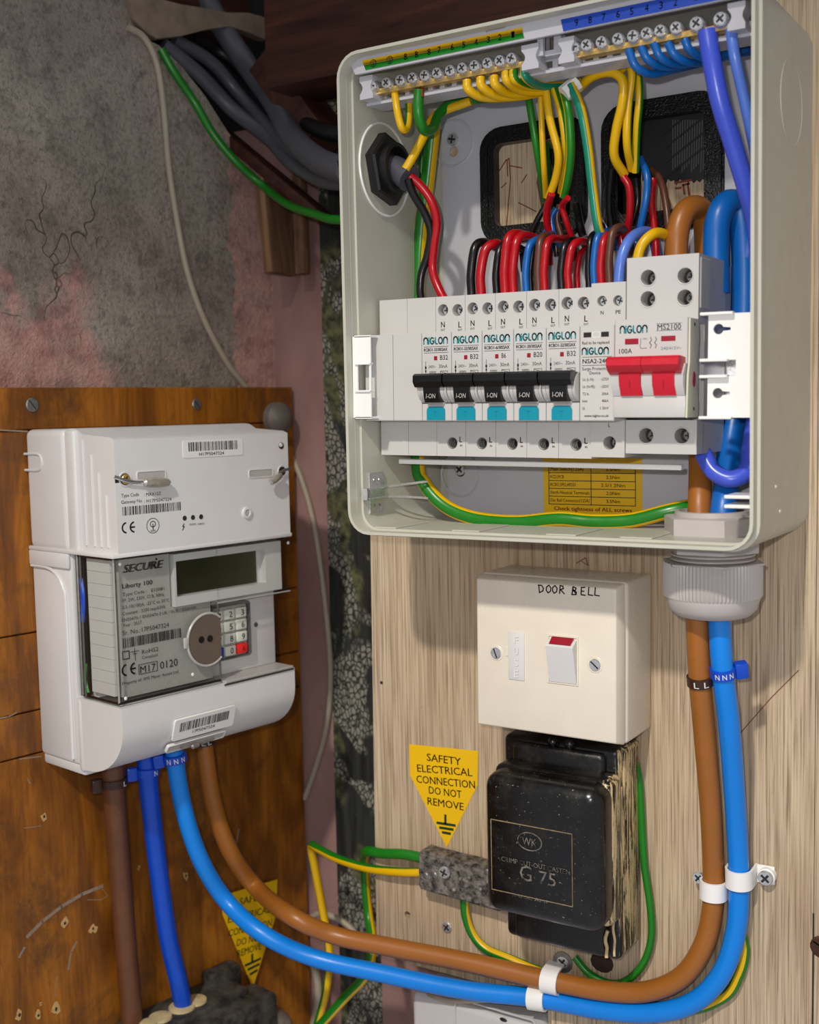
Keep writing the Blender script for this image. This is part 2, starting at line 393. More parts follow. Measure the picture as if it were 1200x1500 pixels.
    def ribbon(s, pts, w, y, mat, d=.00012):         # flat stroke in the x,z plane
        for (x0, z0), (x1, z1) in zip(pts, pts[1:]):
            a = Vector((x1-x0, z1-z0)); L = a.length
            if L < 1e-9: continue
            a /= L; nn = Vector((-a.y, a.x))*w/2; e = a*w*.3
            q = [(x0-e.x-nn.x, z0-e.y-nn.y), (x1+e.x-nn.x, z1+e.y-nn.y), (x1+e.x+nn.x, z1+e.y+nn.y), (x0-e.x+nn.x, z0-e.y+nn.y)]
            s.panel(q, [], y-d, y, mat, back=False)
        return s
    def text(s, st, x, z, w, h, y, mat, bold=.0, shear=0., d=.00012, cap=None):   # st fitted to width w and height h, lower left at x, z
        vs, fs = text_mesh(st, 0., shear)
        if not vs: return s
        if bold > 0:                               # heavier strokes: the same outline again, a hair to either side
            n = len(vs); sh = (-bold*1.1, bold*1.1); vs = [v+Vector((q, 0, 0)) for q in sh for v in vs]; fs = [tuple(i+n*k for i in f) for k in (0, 1) for f in fs]
        x0 = min(v.x for v in vs); x1 = max(v.x for v in vs); z0 = 0. if cap is None else min(v.y for v in vs); z1 = .70 if cap is None else max(v.y for v in vs)
        kx = w/(x1-x0); kz = h/(z1-z0)
        s.add([(x+(v.x-x0)*kx, y-d, z+(v.y-z0)*kz) for v in vs], fs, mat); return s
    def sphere(s, c, r, mat, n=14, sz=(1, 1, 1)):
        prof = []
        vs = []; fs = []; c = Vector(c); m = n//2
        for i in range(m+1):
            a = PI*i/m
            for k in range(n):
                t = 2*PI*k/n; vs.append(c+Vector((math.sin(a)*math.cos(t)*sz[0], math.sin(a)*math.sin(t)*sz[1], math.cos(a)*sz[2]))*r)
        for i in range(m):
            for k in range(n):
                a = i*n+k; b = i*n+(k+1) % n; fs.append((a, a+n, b+n, b))
        s.add(vs, fs, mat); return s
    def build(s, name, parent=None, angle=35, **kw):
        me = bpy.data.meshes.new(name); me.from_pydata(s.v, [], s.f)
        for m in s.mats: me.materials.append(m)
        me.polygons.foreach_set('material_index', s.mi)
        bm = bmesh.new(); bm.from_mesh(me); bmesh.ops.remove_doubles(bm, verts=bm.verts, dist=1e-7); bm.to_mesh(me); bm.free()
        me.polygons.foreach_set('use_smooth', [True]*len(me.polygons)); me.set_sharp_from_angle(angle=math.radians(angle)); me.update()
        o = bpy.data.objects.new(name, me); COL.objects.link(o)
        if parent: o.parent = parent
        for k, v in kw.items(): o[k] = v
        return o
def _sector(k, n, m):
    if m == 1: return 0
    f = k/n
    if m == 2: return (1 if (f < .14 or f > .86 or .36 < f < .64) else 0) if n >= 16 else (1 if .10 <= f < .42 else 0)    # green stripe on a yellow core
    return int(f*m)
def root(name, label, cat, loc=(0, 0, 0), rotz=0., roty=0., group=None):
    o = bpy.data.objects.new(name, None); COL.objects.link(o); o.location = loc; o.rotation_euler = (0, roty, rotz); o.empty_display_size = .01
    o['label'] = label; o['category'] = cat
    if group: o['group'] = group
    return o
def tag(o, label, cat, group=None):
    o['label'] = label; o['category'] = cat
    if group: o['group'] = group
    return o
def niglon(m, x, z, w, h, y, mat, sw=.00068):
    "rounded six-letter maker's word: n i G L O n"
    u = w/4.92; d = u*.78
    def arc(cx, cz, rx, rz, a0, a1, n=10): return [(cx+rx*math.cos(math.radians(a0+(a1-a0)*k/n)), cz+rz*math.sin(math.radians(a0+(a1-a0)*k/n))) for k in range(n+1)]
    def en(x0): m.ribbon([(x0, z)]+arc(x0+d/2, z+h*.60, d/2, h*.40, 180, 0)+[(x0+d, z)], sw, y, mat)
    en(x); xi = x+u*1.04; m.ribbon([(xi, z), (xi, z+h*.66)], sw, y, mat); m.ribbon([(xi, z+h*.88), (xi, z+h)], sw, y, mat)
    xg = x+u*1.34; m.ribbon(arc(xg+d/2, z+h/2, d/2, h/2, 40, 335)+[(xg+d, z+h*.46), (xg+d*.5, z+h*.46)], sw, y, mat)
    xl = x+u*2.42; m.ribbon([(xl, z+h), (xl, z+h*.2), (xl+sw*.6, z), (xl+d*.55, z)], sw, y, mat)
    xo = x+u*3.08; m.ribbon(arc(xo+d/2, z+h/2, d/2, h/2, 0, 360, 14), sw, y, mat)
    en(x+u*4.12)
def barcode(m, x, z, w, h, y, mat, seed=1):
    r = random.Random(seed); q = x
    while q < x+w-.0003:
        b = r.choice([.0003, .0003, .0006, .0008]); m.panel(rect(q, min(q+b, x+w), z, z+h), [], y-.0001, y, mat, back=False, side=False); q += b+r.choice([.0003, .0004, .0007])
def screw(name, parent, c, r, axis=(0, -1, 0), mat=None, slot='cross', deep=.0006, ang=.4, h=.0012):
    "round screw head; the slot is a dark inlay, shade put into its colour"
    mat = mat or STEEL; w = Vector(axis).normalized(); T = Matrix.Translation(Vector(c)) @ (Vector((0, -1, 0)).rotation_difference(w)).to_matrix().to_4x4() @ Matrix.Rotation(ang, 4, 'Y')
    m = M(T); a, b = r*.16, r*.66
    hole = [(-a, a), (-b, a), (-b, -a), (-a, -a), (-a, -b), (a, -b), (a, -a), (b, -a), (b, a), (a, a), (a, b), (-a, b)] if slot == 'cross' else rect(-r*.92, r*.92, -r*.12, r*.12)
    m.panel(circ(0, 0, r*.86, 18), [hole], -h, -h*.2, mat, back=False)
    m.lathe((0, 0, 0), (0, -1, 0), [(r, 0), (r, h*.5), (r*.86, h*.96)], mat, 18)
    m.panel(hole, [], -h*.975, -h*.3, HOLE, back=False, side=False)  # dark panel just under the face replaces the shade of a deep slot
    return m.build(name, parent)
# ================================================================== the setting
YB = .08                                             # plane of the papered back wall, behind the wood-effect board
def struct(m, name, parent=None, **kw):
    o = m.build(name, parent, **kw)
    if not parent: o['kind'] = 'structure'
    return o
def L2(px, py, d=0.): return left_uz(px, py, d)
# left wall: plaster with the ragged opening by the joists where the cables come in; local x runs along the wall towards the corner
wl = M(); PD = .0185
edge = [L2(px, py, -PD) for px, py in ((186, -60), (192, 30), (205, 52), (232, 66), (262, 92), (300, 140), (335, 195), (372, 240), (405, 268), (436, 285))]
u_c = .088
wl.panel([(-.75, -.55), (u_c, -.55), (u_c, edge[-1][1])]+list(reversed(edge))+[(edge[0][0]-.01, .62), (-.75, .62)], [], PD, PD+.012, PLASTER)
o = struct(wl, 'wall_left'); o.location = (XL, 0, 0); o.rotation_euler = (0, 0, LEFT_ROT)
# raised broken plaster lip above the cables
m = M(); lip = [L2(px, py, -PD) for px, py in ((184, -5), (190, 28), (212, 50), (226, 58), (262, 54), (300, 44), (332, 40), (352, 46), (382, 58), (400, 62), (396, 30), (360, 20), (330, 20), (300, 14), (262, 8), (230, 0), (225, -30))]
m.panel(lip, [], PD-.003, PD+.004, plain('peeling_lining', (134, 116, 98), .8, var=.35, scale=90, bump=.6, bscale=200))
o = m.build('torn_lining_edge'); o.location = (XL, 0, 0); o.rotation_euler = (0, 0, LEFT_ROT); o['kind'] = 'structure'
# back wall in pink distemper with the dark scaly wallpaper to its right
m = M(); m.box(-.40, .30, YB, YB+.01, -.55, .392, PINK); struct(m, 'wall_back')
m = M(); xw = at(476, 600, YB).x
m.box(xw, at(556, 1300, YB).x, YB-.0006, YB, -.55, .52, WPAPER); wp = m.build('wallpaper', bpy.data.objects['wall_back'])
m = M(); m.box(-.9, .9, -.06, .0, 0, .02, DARK); o = struct(m, 'void_shade_sheet_1'); o.location = (0, YB+.06, .3925); o.scale = (1, 1, 8)  # added black box in place of the unlit space above the wall
# black sheet standing in for the shade behind the opening in the plaster
m = M(T=Matrix.Translation((XL, 0, 0)) @ Matrix.Rotation(LEFT_ROT, 4, 'Z')); m.box(-.3, .20, .075, .085, .2, .62, DARK); struct(m, 'void_shade_sheet_2')
# timber joists overhead
m = M(); m.box(-.214, .70, -.002, .045, .3905, .56, JOIST, .002); struct(m, 'ceiling_joist')
m = M(); q = L2(330, 50, -.03)
m.box(-.16, .12, .032, .07, q[1], .62, JOIST, .003); o = struct(m, 'ceiling_joist.001'); o.location = (XL, 0, 0); o.rotation_euler = (0, 0, LEFT_ROT)
# odd pieces of old timber in the corner
def stick(name, a, b, w, t, mat, label, cat='timber'):
    a, b = Vector(a), Vector(b); d = b-a; m = M(); L = d.length
    m.box(-w/2, w/2, -t/2, t/2, 0, L, mat, .0012); o = m.build(name)
    o.rotation_euler = d.to_track_quat('Z', 'Y').to_euler(); o.location = a; return tag(o, label, cat)
stick('timber_offcut', at(412, 402, .060), at(398, 262, .060), .030, .008, OLDWOOD, 'dull brown timber offcut standing in the wall corner under the green wire')
stick('timber_lath', at(444, 402, .066), at(438, 243, .066), .008, .008, OLDWOOD, 'narrow pale brown lath in the corner beside the wallpaper edge')
stick('timber_brace', at(478, 322, .050), at(305, 178, .052), .014, .008, JOIST, 'dark red-brown slanting timber running behind the green wire')
stick('timber_block', at(478, 205, .04), at(400, 95, .04), .034, .02, JOIST, 'dark timber block above the thick grey cables', 'timber')

# ------------------------------------------------------------------ the wood-effect board
bt = root('backing_board', 'pale oak-effect laminate board that carries the open fuse box', 'board', (0, 0, 0))
h1 = [at(px, py, 0) for px, py in ((782, 212), (800, 204), (846, 206), (858, 240), (860, 330), (846, 343), (800, 338), (792, 300), (786, 268), (790, 240))]
h2 = [at(px, py, 0) for px, py in ((889, 185), (900, 160), (938, 156), (941, 220), (938, 300), (930, 345), (900, 345), (887, 300))]
hole_s = at(597, 1340, 0)
xn = at(803, 1490, 0).x
m = M()
outl = [(-.1467, -.1605), (-.1180, -.1634), (xn, -.1634), (xn, -.50), (.1262, -.50), (.1262, .385), (-.1405, .385)]
m.panel(outl, [[(p.x, p.z) for p in h1], [(p.x, p.z) for p in h2], circ(hole_s.x, hole_s.z, .0023, 10)], 0, .018, LAMIN)
m.build('panel', bt)
m = M(); m.panel([(.1265, -.50), (.62, -.50), (.62, .385), (.1265, .385)], [], .0001, .018, LAMIN); m.build('panel', bt)
m = M(); m.panel(rect(-.1165, .62, -.1630, .385), [circ(.02, -.1, .001, 6)], .0182, .0184, DARK); m.build('hole_shade_sheet', bt)  # added black sheet stands in for the shade behind the board's holes
for x in (-.125, .11): m = M(); m.box(x-.011, x+.011, .0186, YB-.0008, -.1625 if x < 0 else -.5, .385, OLDWOOD); m.build('batten', bt)
# black ragged-edged patch on the board seen through the right opening of the fuse box, with pencilled lines
m = M(); pb = []
top = [at(px, py, -.0002) for px, py in ((938, 150), (1048, 150), (1052, 262))]
for k in range(26):
    q = at(1046-k*4.2, 264+(rnd.random()*9 if k % 2 else -rnd.random()*3), -.0002); pb.append((q.x, q.z))
m.panel([(p.x, p.z) for p in top]+pb, [], -.0002, 0, BLACK_MT, back=False); m.build('black_board_patch', bt, label='black patch with a ragged lower edge')
m = M()
for k in range(15):
    a = at(986+k*3.6, 176, -.0004); b = at(986+k*3.4, 252-(k % 4)*4, -.0004); m.ribbon([(a.x, a.z), (b.x, b.z)], .0007, -.0004, INK_G)
for k in range(4):
    a = at(972, 262-k*22, -.0006); b = at(1034, 214-k*22, -.0006); m.ribbon([(a.x, a.z), (b.x, b.z)], .0012, -.0006, BLACK_MT)
m.build('patch_lines', bt, kind='stuff')
m = M()
for pts in ([(744, 258), (743, 235), (746, 232)], [(746, 232), (748, 262), (745, 300), (742, 335)], [(732, 250), (742, 234)], [(748, 243), (765, 246)], [(764, 268), (772, 256)], [(760, 297), (786, 310)], [(735, 275), (742, 268)]):
    m.ribbon([(at(*p, 0).x, at(*p, 0).z) for p in pts], .0006, -.0001, INK_DR)
for pts in ([(1001, 271), (1003, 284)], [(1008, 269), (1010, 286)], [(1001, 271), (1010, 269)], [(989, 268), (1013, 264)], [(990, 276), (998, 275)]):
    m.ribbon([(at(*p, 0).x, at(*p, 0).z) for p in pts], .0011, -.0001, INK_DR)
for pts in ([(1083, 1076), (1130, 1022), (1170, 982)], [(845, 825), (858, 817), (862, 828)], [(862, 828), (852, 822)]):
    m.ribbon([(at(*p, 0).x, at(*p, 0).z) for p in pts], .0004, -.0001, INK_DR)
m.ribbon([(.1263, at(1190, 1338, 0).z), (.1263, -.3)], .0009, -.0001, HOLE); m.build('pencil_marks', bt, kind='stuff')
for px, py, r in ((655, 1358, .0036), (825, 1409, .0040)):
    p = at(px, py, 0); screw('screw', bt, (p.x, 0, p.z), r, ang=.6)
p = at(825, 1409, 0); m = M(); m.lathe((p.x, 0, p.z), (0, -1, 0), [(.0062, 0), (.0062, .0008), (.0045, .001)], STEEL_D, 24); m.build('washer', bt)
p = at(1204, 1387, 0); screw('screw', bt, (p.x, 0, p.z), .0058, mat=plain('rusty_screw', (88, 58, 40), .55, .5, var=.4), slot='slot', ang=.5)
m = M(); q = at(559, 1000, 0); m.lathe((q.x, .0, q.z), (0, -1, 0), [(.0011, -.0001), (.0011, .0001)], HOLE, 10); m.build('nail_hole', bt)
# brown knot holes by the lower edge of the black block
m = M(); q = at(882, 1410, 0); m.sphere((q.x, 0, q.z), .006, plain('charred_hole', (58, 36, 22), .8, var=.5), 12, (1.2, .05, 1)); m.build('scorched_hole', bt)

# ------------------------------------------------------------------ the varnished board under the meter
mb = root('meter_board', 'varnished orange-brown plywood board that carries the electricity meter', 'board', (XL, 0, 0), LEFT_ROT)
m = M(); ztop = .2045
zs = [ztop, on_left(30, 631).z, on_left(30, 930).z, on_left(30, 1046).z, on_left(30, 1110).z, -.55]
for i, (a, b) in enumerate(zip(zs, zs[1:])):
    mm = M(); mm.box(-.60, .0775, 0, .0135, b+(.0004 if i < 4 else 0), a-(.0004 if i else 0), VARN, .0007, 1); mm.build('board_strip', mb)
m = M(); m.box(-.6, .0772, .003, .0138, -.55, ztop-.002, DARK); m.build('core', mb)
for px, py, r in ((47, 593, .0042), (288, 592, .0038)):
    u, z = L2(px, py); screw('screw', mb, (u, 0, z), r, mat=STEEL_D, slot='slot', ang=.9, h=.0009)
m = M(); u, z = L2(404, 613)
m.lathe((u, 0, z), (0, -1, 0), [(.012, 0), (.0115, .005), (.008, .009), (.0035, .0115), (.001, .012)], plain('painted_bolt', (110, 102, 94), .55, .1, var=.3), 24); m.build('dome_bolt', mb, label='dull domed metal bolt')
PALE = plain('bare_wood_chip', (206, 164, 104), .7, var=.3, scale=500, bump=.5); SCUFF = plain('pale_scuff', (150, 128, 106), .7, var=.3, scale=400)
def on_board(pts): return [L2(*p) for p in pts]
m = M()
for pts, w in (([(40, 1372), (62, 1350), (90, 1328), (120, 1310), (150, 1298)], .0022), ([(28, 1402), (36, 1388)], .0014), ([(150, 1302), (158, 1312), (148, 1318), (128, 1318)], .0004), ([(28, 1112), (60, 1108)], .0006),
               ([(40, 1140), (44, 1148)], .0006), ([(0, 1052), (12, 1050), (24, 1044)], .0008), ([(0, 630), (40, 632)], .0010), ([(35, 1213), (60, 1210)], .0004), ([(100, 1420), (104, 1395), (112, 1380)], .0012), ([(80, 1460), (84, 1430)], .0005), ([(345, 1240), (350, 1215)], .0010)):
    m.ribbon(on_board(pts), w, 0, SCUFF, .0001)
m.build('scuff_mark', mb, kind='stuff')
for k, (px, py, a) in enumerate(((64, 1196, 1.), (95, 1352, 1.1), (136, 1360, 1.2), (272, 1283, 1.1), (203, 1271, .5), (28, 1487, 1.1), (56, 1487, 1.0), (82, 1478, 1.3), (60, 1470, .5))):
    u, z = L2(px, py); mm = M()
    def blob(r, n, j, sx=1.): return [(u+r*sx*(1+j*(rnd.random()-.5))*math.cos(2*PI*q/n), z+r*(1+j*(rnd.random()-.5))*math.sin(2*PI*q/n)) for q in range(n)]
    mm.panel(blob(.0027*a, 11, 1.0, .75), [], -.0003, 0, PALE, back=False); mm.panel(blob(.0010*a, 7, .8, .8), [], -.0004, -.0003, HOLE, back=False, side=False); mm.build('splintered_hole', mb)
# ================================================================== the open fuse box
BX0, BX1, BZ0, BZ1, BD = -.0942, .1224, .1205, .3703, .0955
eb = root('fuse_box', 'open cream plastic fuse box with its cover off', 'enclosure', (0, 0, 0))
m = M(); rc = .0125
m.panel(rr(BX0, BX1, BZ0, BZ1, rc), [rr(BX0+.0034, BX1-.0034, BZ0+.0034, BZ1-.0034, rc-.003)], -.0850, -.0002, WHITE_PL)
m.panel(rr(BX0, BX1, BZ0, BZ1, rc), [rr(BX0+.0022, BX1-.0022, BZ0+.0022, BZ1-.0022, rc-.002)], -.0895, -.0848, WHITE_PL)
m.panel(rr(BX0+.0004, BX1-.0014, BZ0+.0010, BZ1-.0010, rc), [rr(BX0+.0021, BX1-.003, BZ0+.0026, BZ1-.0026, rc-.002)], -BD, -.0890, WHITE_PL)
m.build('tray_wall', eb)
m = M(); m.panel(rr(BX0+.001, BX1-.001, BZ0+.001, BZ1-.001, rc-.001), [rr(-.0585, .0053, .2795, .3425, .012), rr(.0147, .0798, .2780, .3445, .013)], -.0022, -.0003, WHITE_PL)
m.build('tray_floor', eb)
zc = at(665, 205, -.004); zc2 = at(675, 690, -.004)
m = M(); m.panel(rr(-.0845, .1150, .1200+.004, .3655, .010), [rr(-.0585, .0053, .2795, .3425, .012), rr(.0147, .0798, .2780, .3445, .013), circ(zc.x, zc.z, .0033, 16), circ(zc.x, zc.z-.0065, .0030, 16), circ(zc2.x, zc2.z, .0034, 14)], -.0044, -.002, BACK_PL)
m.build('raised_panel', eb)
for c in (zc, zc2):
    m = M(); m.lathe((c.x, -.0040, c.z-.002), (0, -1, 0), [(.0135, 0), (.0130, .0010), (.0118, .0012), (.0112, .0006), (.0108, .00052)], BACK_PL, 36)
    m = M(); m.tube([(c.x+.0128*math.cos(t), -.0044, c.z-.002+.0128*math.sin(t)) for t in [2*PI*k/32 for k in range(33)]], .0007, BACK_PL, 8, smooth=False, closed=True)
    m.build('moulded_ring', eb)
m = M(); m.panel(circ(zc.x, zc.z-.0033, .0062, 20), [], -.0023, -.0022, LAMIN, back=False); m.panel(circ(zc2.x, zc2.z, .006, 20), [], -.0023, -.0022, OLDWOOD, back=False); m.build('screw_slot_backing', eb)
screw('fixing_screw', eb, (zc.x, -.0044, zc.z), .0036, ang=.2, h=.0022); screw('fixing_screw', eb, (zc2.x, -.0040, zc2.z+.001), .0036, ang=.7, h=.002)
# black rubber edging round the two openings
for x0, x1, z0, z1, r, w in ((-.0585, .0053, .2795, .3425, .012, .0088), (.0147, .0798, .2780, .3445, .013, .0092)):
    m = M()
    for k in range(3):
        a = (0, .0012, .0050)[k]; b = (.0012, .0050, w)[k]; y = (-.0052, -.0078, -.0070)[k]
        m.panel(rr(x0+a-.0008, x1-a+.0008, z0+a-.0008, z1-a+.0008, r-a+.001), [rr(x0+b, x1-b, z0+b, z1-b, max(.004, r-b))], y, -.0002, RUBBER)
    m.build('rubber_edging', eb)
# knockouts and moulded marks on the outside right wall
m = M(); c = at_x(1160, 150, BX1+.0001)
m.tube([(BX1+.00005, c.y+.0195*math.cos(t), c.z+.0195*math.sin(t)) for t in [2*PI*k/36 for k in range(37)]], .00022, WHITE_PL, 6, smooth=False, closed=True)
for px, py in ((1136, 713), (1142, 749)):
    q = at_x(px, py, BX1); m.sphere((BX1, q.y, q.z), .0010, WHITE_PL, 8)
m.build('knockout_ring', eb, kind='stuff')
# lid clips: bent sheet metal on the side walls
def lid_clip(px, py, side):
    m = M(); X = BX0+.0036 if side < 0 else BX1-.0036; s = 1 if side < 0 else -1
    c = at_x(px, py, X); zc_ = c.z
    m.box(min(X, X+s*.0008), max(X, X+s*.0008), -.080, -.066, zc_-.011, zc_+.011, STEEL)
    for dz in (-.0026, .0026):
        a = [(X+s*.001, -.0865, zc_+dz), (X+s*.006, -.0865, zc_+dz), (X+s*.0062, -.075, zc_+dz*1.0), (X+s*.011, -.056, zc_+dz*1.6)]
        q = [(X+s*.001, zc_+dz)]
        m.box(min(X, X+s*.0035), max(X, X+s*.0035), -.0865, -.0660, zc_+dz-.0005, zc_+dz+.0005, STEEL)
        m.tube([(X+s*.002, -.067, zc_+dz), (X+s*.010, -.055, zc_+dz*1.4), (X+s*.018, -.048, zc_+dz*1.8)], .0007, STEEL, 6)
    m.box(min(X, X+s*.0035), max(X, X+s*.0035), -.0868, -.0860, zc_-.0031, zc_+.0031, STEEL)
    for dz, dy in ((.007, 0), (.007, .005), (-.007, 0), (-.007, .005)):
        m.sphere((X+s*.0009, -.076+dy, zc_+dz), .0007, STEEL_D, 8)
    return m.build('lid_clip', eb, label='bright folded metal lid clip')
lid_clip(545, 722, -1)
lc = M(); q = at(1084, 727, -.084)
for py in (727, 741):
    a = at(1064, py, -.080); b = at(1102, py, -.080); lc.box(a.x, BX1-.0034, -.0835, -.066, a.z-.0008, a.z+.0008, CLIP_PL, .0003, 1)
lc.build('lid_clip', eb)
# moulded feet along the floor of the tray
m = M()
for px in (560, 680, 820, 930):
    a = at(px, 782, -.085); m.box(a.x-.008, a.x+.008, -.084, -.050, BZ0+.0033, BZ0+.0041, WHITE_PL, .0003, 1)
m.build('moulded_rib', eb, kind='stuff')
# torque table sticker on the rear panel
st = M(); SY = -.0046
A = at(796, 681, SY); B = at(941, 781, SY); C2 = at(796, 781, SY)
sx0, sx1, sz1, sz0 = A.x, B.x, A.z+.004, .1215
st.panel(rect(sx0, sx1, sz0, sz1), [], SY, SY+.0002, YEL)
rows = [('Main Switch(125A)', '3.5Nm'), ('RCD,MCB', '2.5Nm'), ('RCBO,SPD,AFDD', '2.5/1.2Nm'), ('Earth Neutral Terminals', '2.0Nm'), ('Din Rail Connector(125A)', '3.5Nm')]
def P2(px, py, Y=SY): q = at(px, py, Y); return q.x, q.z
xl, zt = P2(804, 681); xm, _ = P2(866, 700); xr_, _ = P2(931, 700); zb = P2(804, 738)[1]; rh = (zt-zb)/5
for k in range(6): st.ribbon([(xl, zt-k*rh), (xr_, zt-k*rh)], .0004, SY, INK)
for x in (xl, xm, xr_): st.ribbon([(x, zt), (x, zb)], .0004, SY, INK)
for k, (a, b) in enumerate(rows):
    z = zt-(k+1)*rh+rh*.30; st.text(a, xl+.0010, z, min((xm-xl)-.002, .00118*len(a)), rh*.42, SY, INK_DR, .01)
    w = min(.0016*len(b), .014); st.text(b, (xm+xr_)/2-w/2, z, w, rh*.42, SY, INK_DR, .01)
st.text('Check tightness of ALL screws', xl+.003, zb-rh*.78, (xr_-xl)-.005, rh*.50, SY, INK_R, .022)
st.text('as on the factory set ones', xl+.007, zb-rh*1.56, (xr_-xl)-.012, rh*.46, SY, INK_R, .022)
o = st.build('torque_sticker'); tag(o, 'yellow torque table sticker on the rear panel of the fuse box', 'sticker')

# ------------------------------------------------------------------ black locknut on the left side wall
XW = BX0+.0034
c = at_x(563, 249, XW)
ln = root('black_locknut', 'black hexagonal cable locknut inside the left wall of the fuse box', 'cable gland', (XW, c.y, c.z))
m = M(); m.lathe((0, 0, 0), (1, 0, 0), [(.0192, 0), (.0192, .0045), (.0180, .0056), (.0135, .0058), (.0135, .0052)], BLACK_MT, 48, flat=6); m.build('nut', ln)
m = M(); m.lathe((0, 0, 0), (1, 0, 0), [(.0134, .004), (.0134, .0095), (.0112, .0098), (.0100, .006), (.0100, .002)], BLACK_MT, 30); m.build('threaded_collar', ln)
tg = at(600, 262, -.058)-Vector((XW, c.y, c.z)); m = M(); m.tube([(.001, 0, 0), (.007, 0, -.0005), tuple(tg)], .0072, GREY_CB, 16, roll=.1); m.build('cable_sheath', ln, label='grey cable sheath end')
m = M(); m.tube([(0.0004, .0245*math.cos(t), .0245*math.sin(t)) for t in [2*PI*k/40 for k in range(41)]], .0007, CLIP_PL, 6, smooth=False, closed=True); m.build('knockout_rim', ln)
m = M(); m.lathe((-.0036, 0, 0), (-1, 0, 0), [(.0205, 0), (.0205, .010), (.017, .016), (.012, .018)], BLACK_MT, 36, flat=6); m.build('outer_gland', ln)

# ------------------------------------------------------------------ terminal bars on their carrier
YT = -.080
ca = root('terminal_carrier', 'white plastic carrier with number strips across the top of the fuse box', 'terminal holder', (0, 0, 0))
m = M()
zA = at(529, 92, -.088).z; za0 = at(520, 110, -.088).z; za1 = at(512, 86, -.088).z
m.panel([(-.0885, za1+.0005), (-.0905, za1-.002), (-.0868, za0), (.118, za0+.0002), (.118, za1+.0005)], [rr(-.0105, .000, za1-.0014, za1-.0002, .0004)], -.0885, -.0865, BACK_PL)
m.box(-.0860, .118, -.0870, -.070, za1-.0010, za1, BACK_PL)
m.build('label_rail', ca)
def strip(x0, x1, cols, name):
    m = M(); z1, z0 = at(x0, 0, 0), 0
    return m
lx0 = at(531, 90, -.0886).x; lx1 = at(768, 42, -.0886).x
zt_ = at(531, 89, -.0886).z; zb_ = at(535, 103, -.0886).z; zm_ = (zt_+zb_)/2
m = M(); m.panel([(lx0, zt_), (lx0+.0010, zm_), (lx1-.0006, zm_), (lx1-.001, zt_)][::-1], [], -.0889, -.0886, YEL); m.panel([(lx0+.0010, zm_), (lx0+.0020, zb_), (lx1, zb_), (lx1-.0006, zm_)][::-1], [], -.0889, -.0886, GRN)
for ch, px in zip('  BB87654321', (547, 571, 595, 611, 629, 644, 663, 680, 698, 716, 733, 752)):
    q = at(px, 100-(px-547)*.205, -.0889)
    if ch == ' ':
        m.tube([(q.x+.0018*math.cos(t), -.0890, zm_+.0018*math.sin(t)) for t in [2*PI*k/14 for k in range(15)]], .00018, INK, 4, smooth=False)
        for k, w in enumerate((.0020, .0013, .0006)): m.ribbon([(q.x-w/2, zm_-.0002-k*.0005), (q.x+w/2, zm_-.0002-k*.0005)], .0002, -.0889, INK)
        m.ribbon([(q.x, zm_+.0014), (q.x, zm_)], .0002, -.0889, INK)
    else: m.text(ch, q.x-.0010, zm_-.0014, .0018, .0030, -.0889, INK, .01)
m.build('number_strip', ca, label='yellow and green number strip')
bx0 = at(822, 30, -.0886).x
m = M(); zbt = at(822, 29, -.0886).z; zbb = at(826, 46, -.0886).z
m.panel([(bx0, zbt), (bx0+.0012, zbb), (.112, zbb), (.112, zbt)][::-1], [], -.0889, -.0886, BLU_L)
for ch, px in zip('98765432', (845, 865, 885, 906, 926, 948, 969, 990)):
    q = at(px, 40, -.0889); m.text(ch, q.x-.0010, (zbt+zbb)/2-.0016, .0018, .0032, -.0889, INK, .01)
m.panel(rect(.0925, .0945, (zbt+zbb)/2-.001, (zbt+zbb)/2+.001), [], -.0891, -.0889, INK, back=False)
m.build('number_strip', ca, label='blue number strip')
# lower ladder of the carrier
zl = at(543, 157, -.070).z; m = M()
x = -.0880; holes = []
for k in range(26):
    x0 = -.078+k*.0070
    if x0+.0045 < .112: holes.append(rect(x0, x0+.0042, zl+.0022, zl+.0054))
m.panel(rect(-.0885, .1185, zl, zl+.0064), holes, -.0725, -.0700, BACK_PL); m.box(-.0885, .1185, -.0760, -.0700, zl-.0010, zl+.0004, BACK_PL)
m.box(-.0885, .1185, -.0700, -.0600, zl-.0006, zl+.0006, BACK_PL); m.build('ladder', ca)
def hourglass(x0, x1, z0, z1): 
    w = x1-x0; o = [(x0, z0), (x1, z0), (x1, z0+(z1-z0)*.22)]
    o += [(x1-w*.16*math.sin(PI*k/6), z0+(z1-z0)*(.22+.56*k/6)) for k in range(1, 6)]
    o += [(x1, z0+(z1-z0)*.78), (x1, z1), (x0, z1), (x0, z0+(z1-z0)*.78)]
    o += [(x0+w*.22*math.sin(PI*k/6), z0+(z1-z0)*(.78-.56*k/6)) for k in range(1, 6)]
    return o+[(x0, z0+(z1-z0)*.22)]
for px0, px1, pyc in ((527, 546, 128), (764, 789, 83), (818, 841, 73), (1066, 1092, 23)):
    a = at(px0, pyc, -.0840); b = at(px1, pyc, -.0840); m = M(); zz = (a.z+b.z)/2
    m.panel(hourglass(a.x, b.x, zz-.0058, zz+.0058), [], -.0840, -.0740, BACK_PL); m.build('end_block', ca)
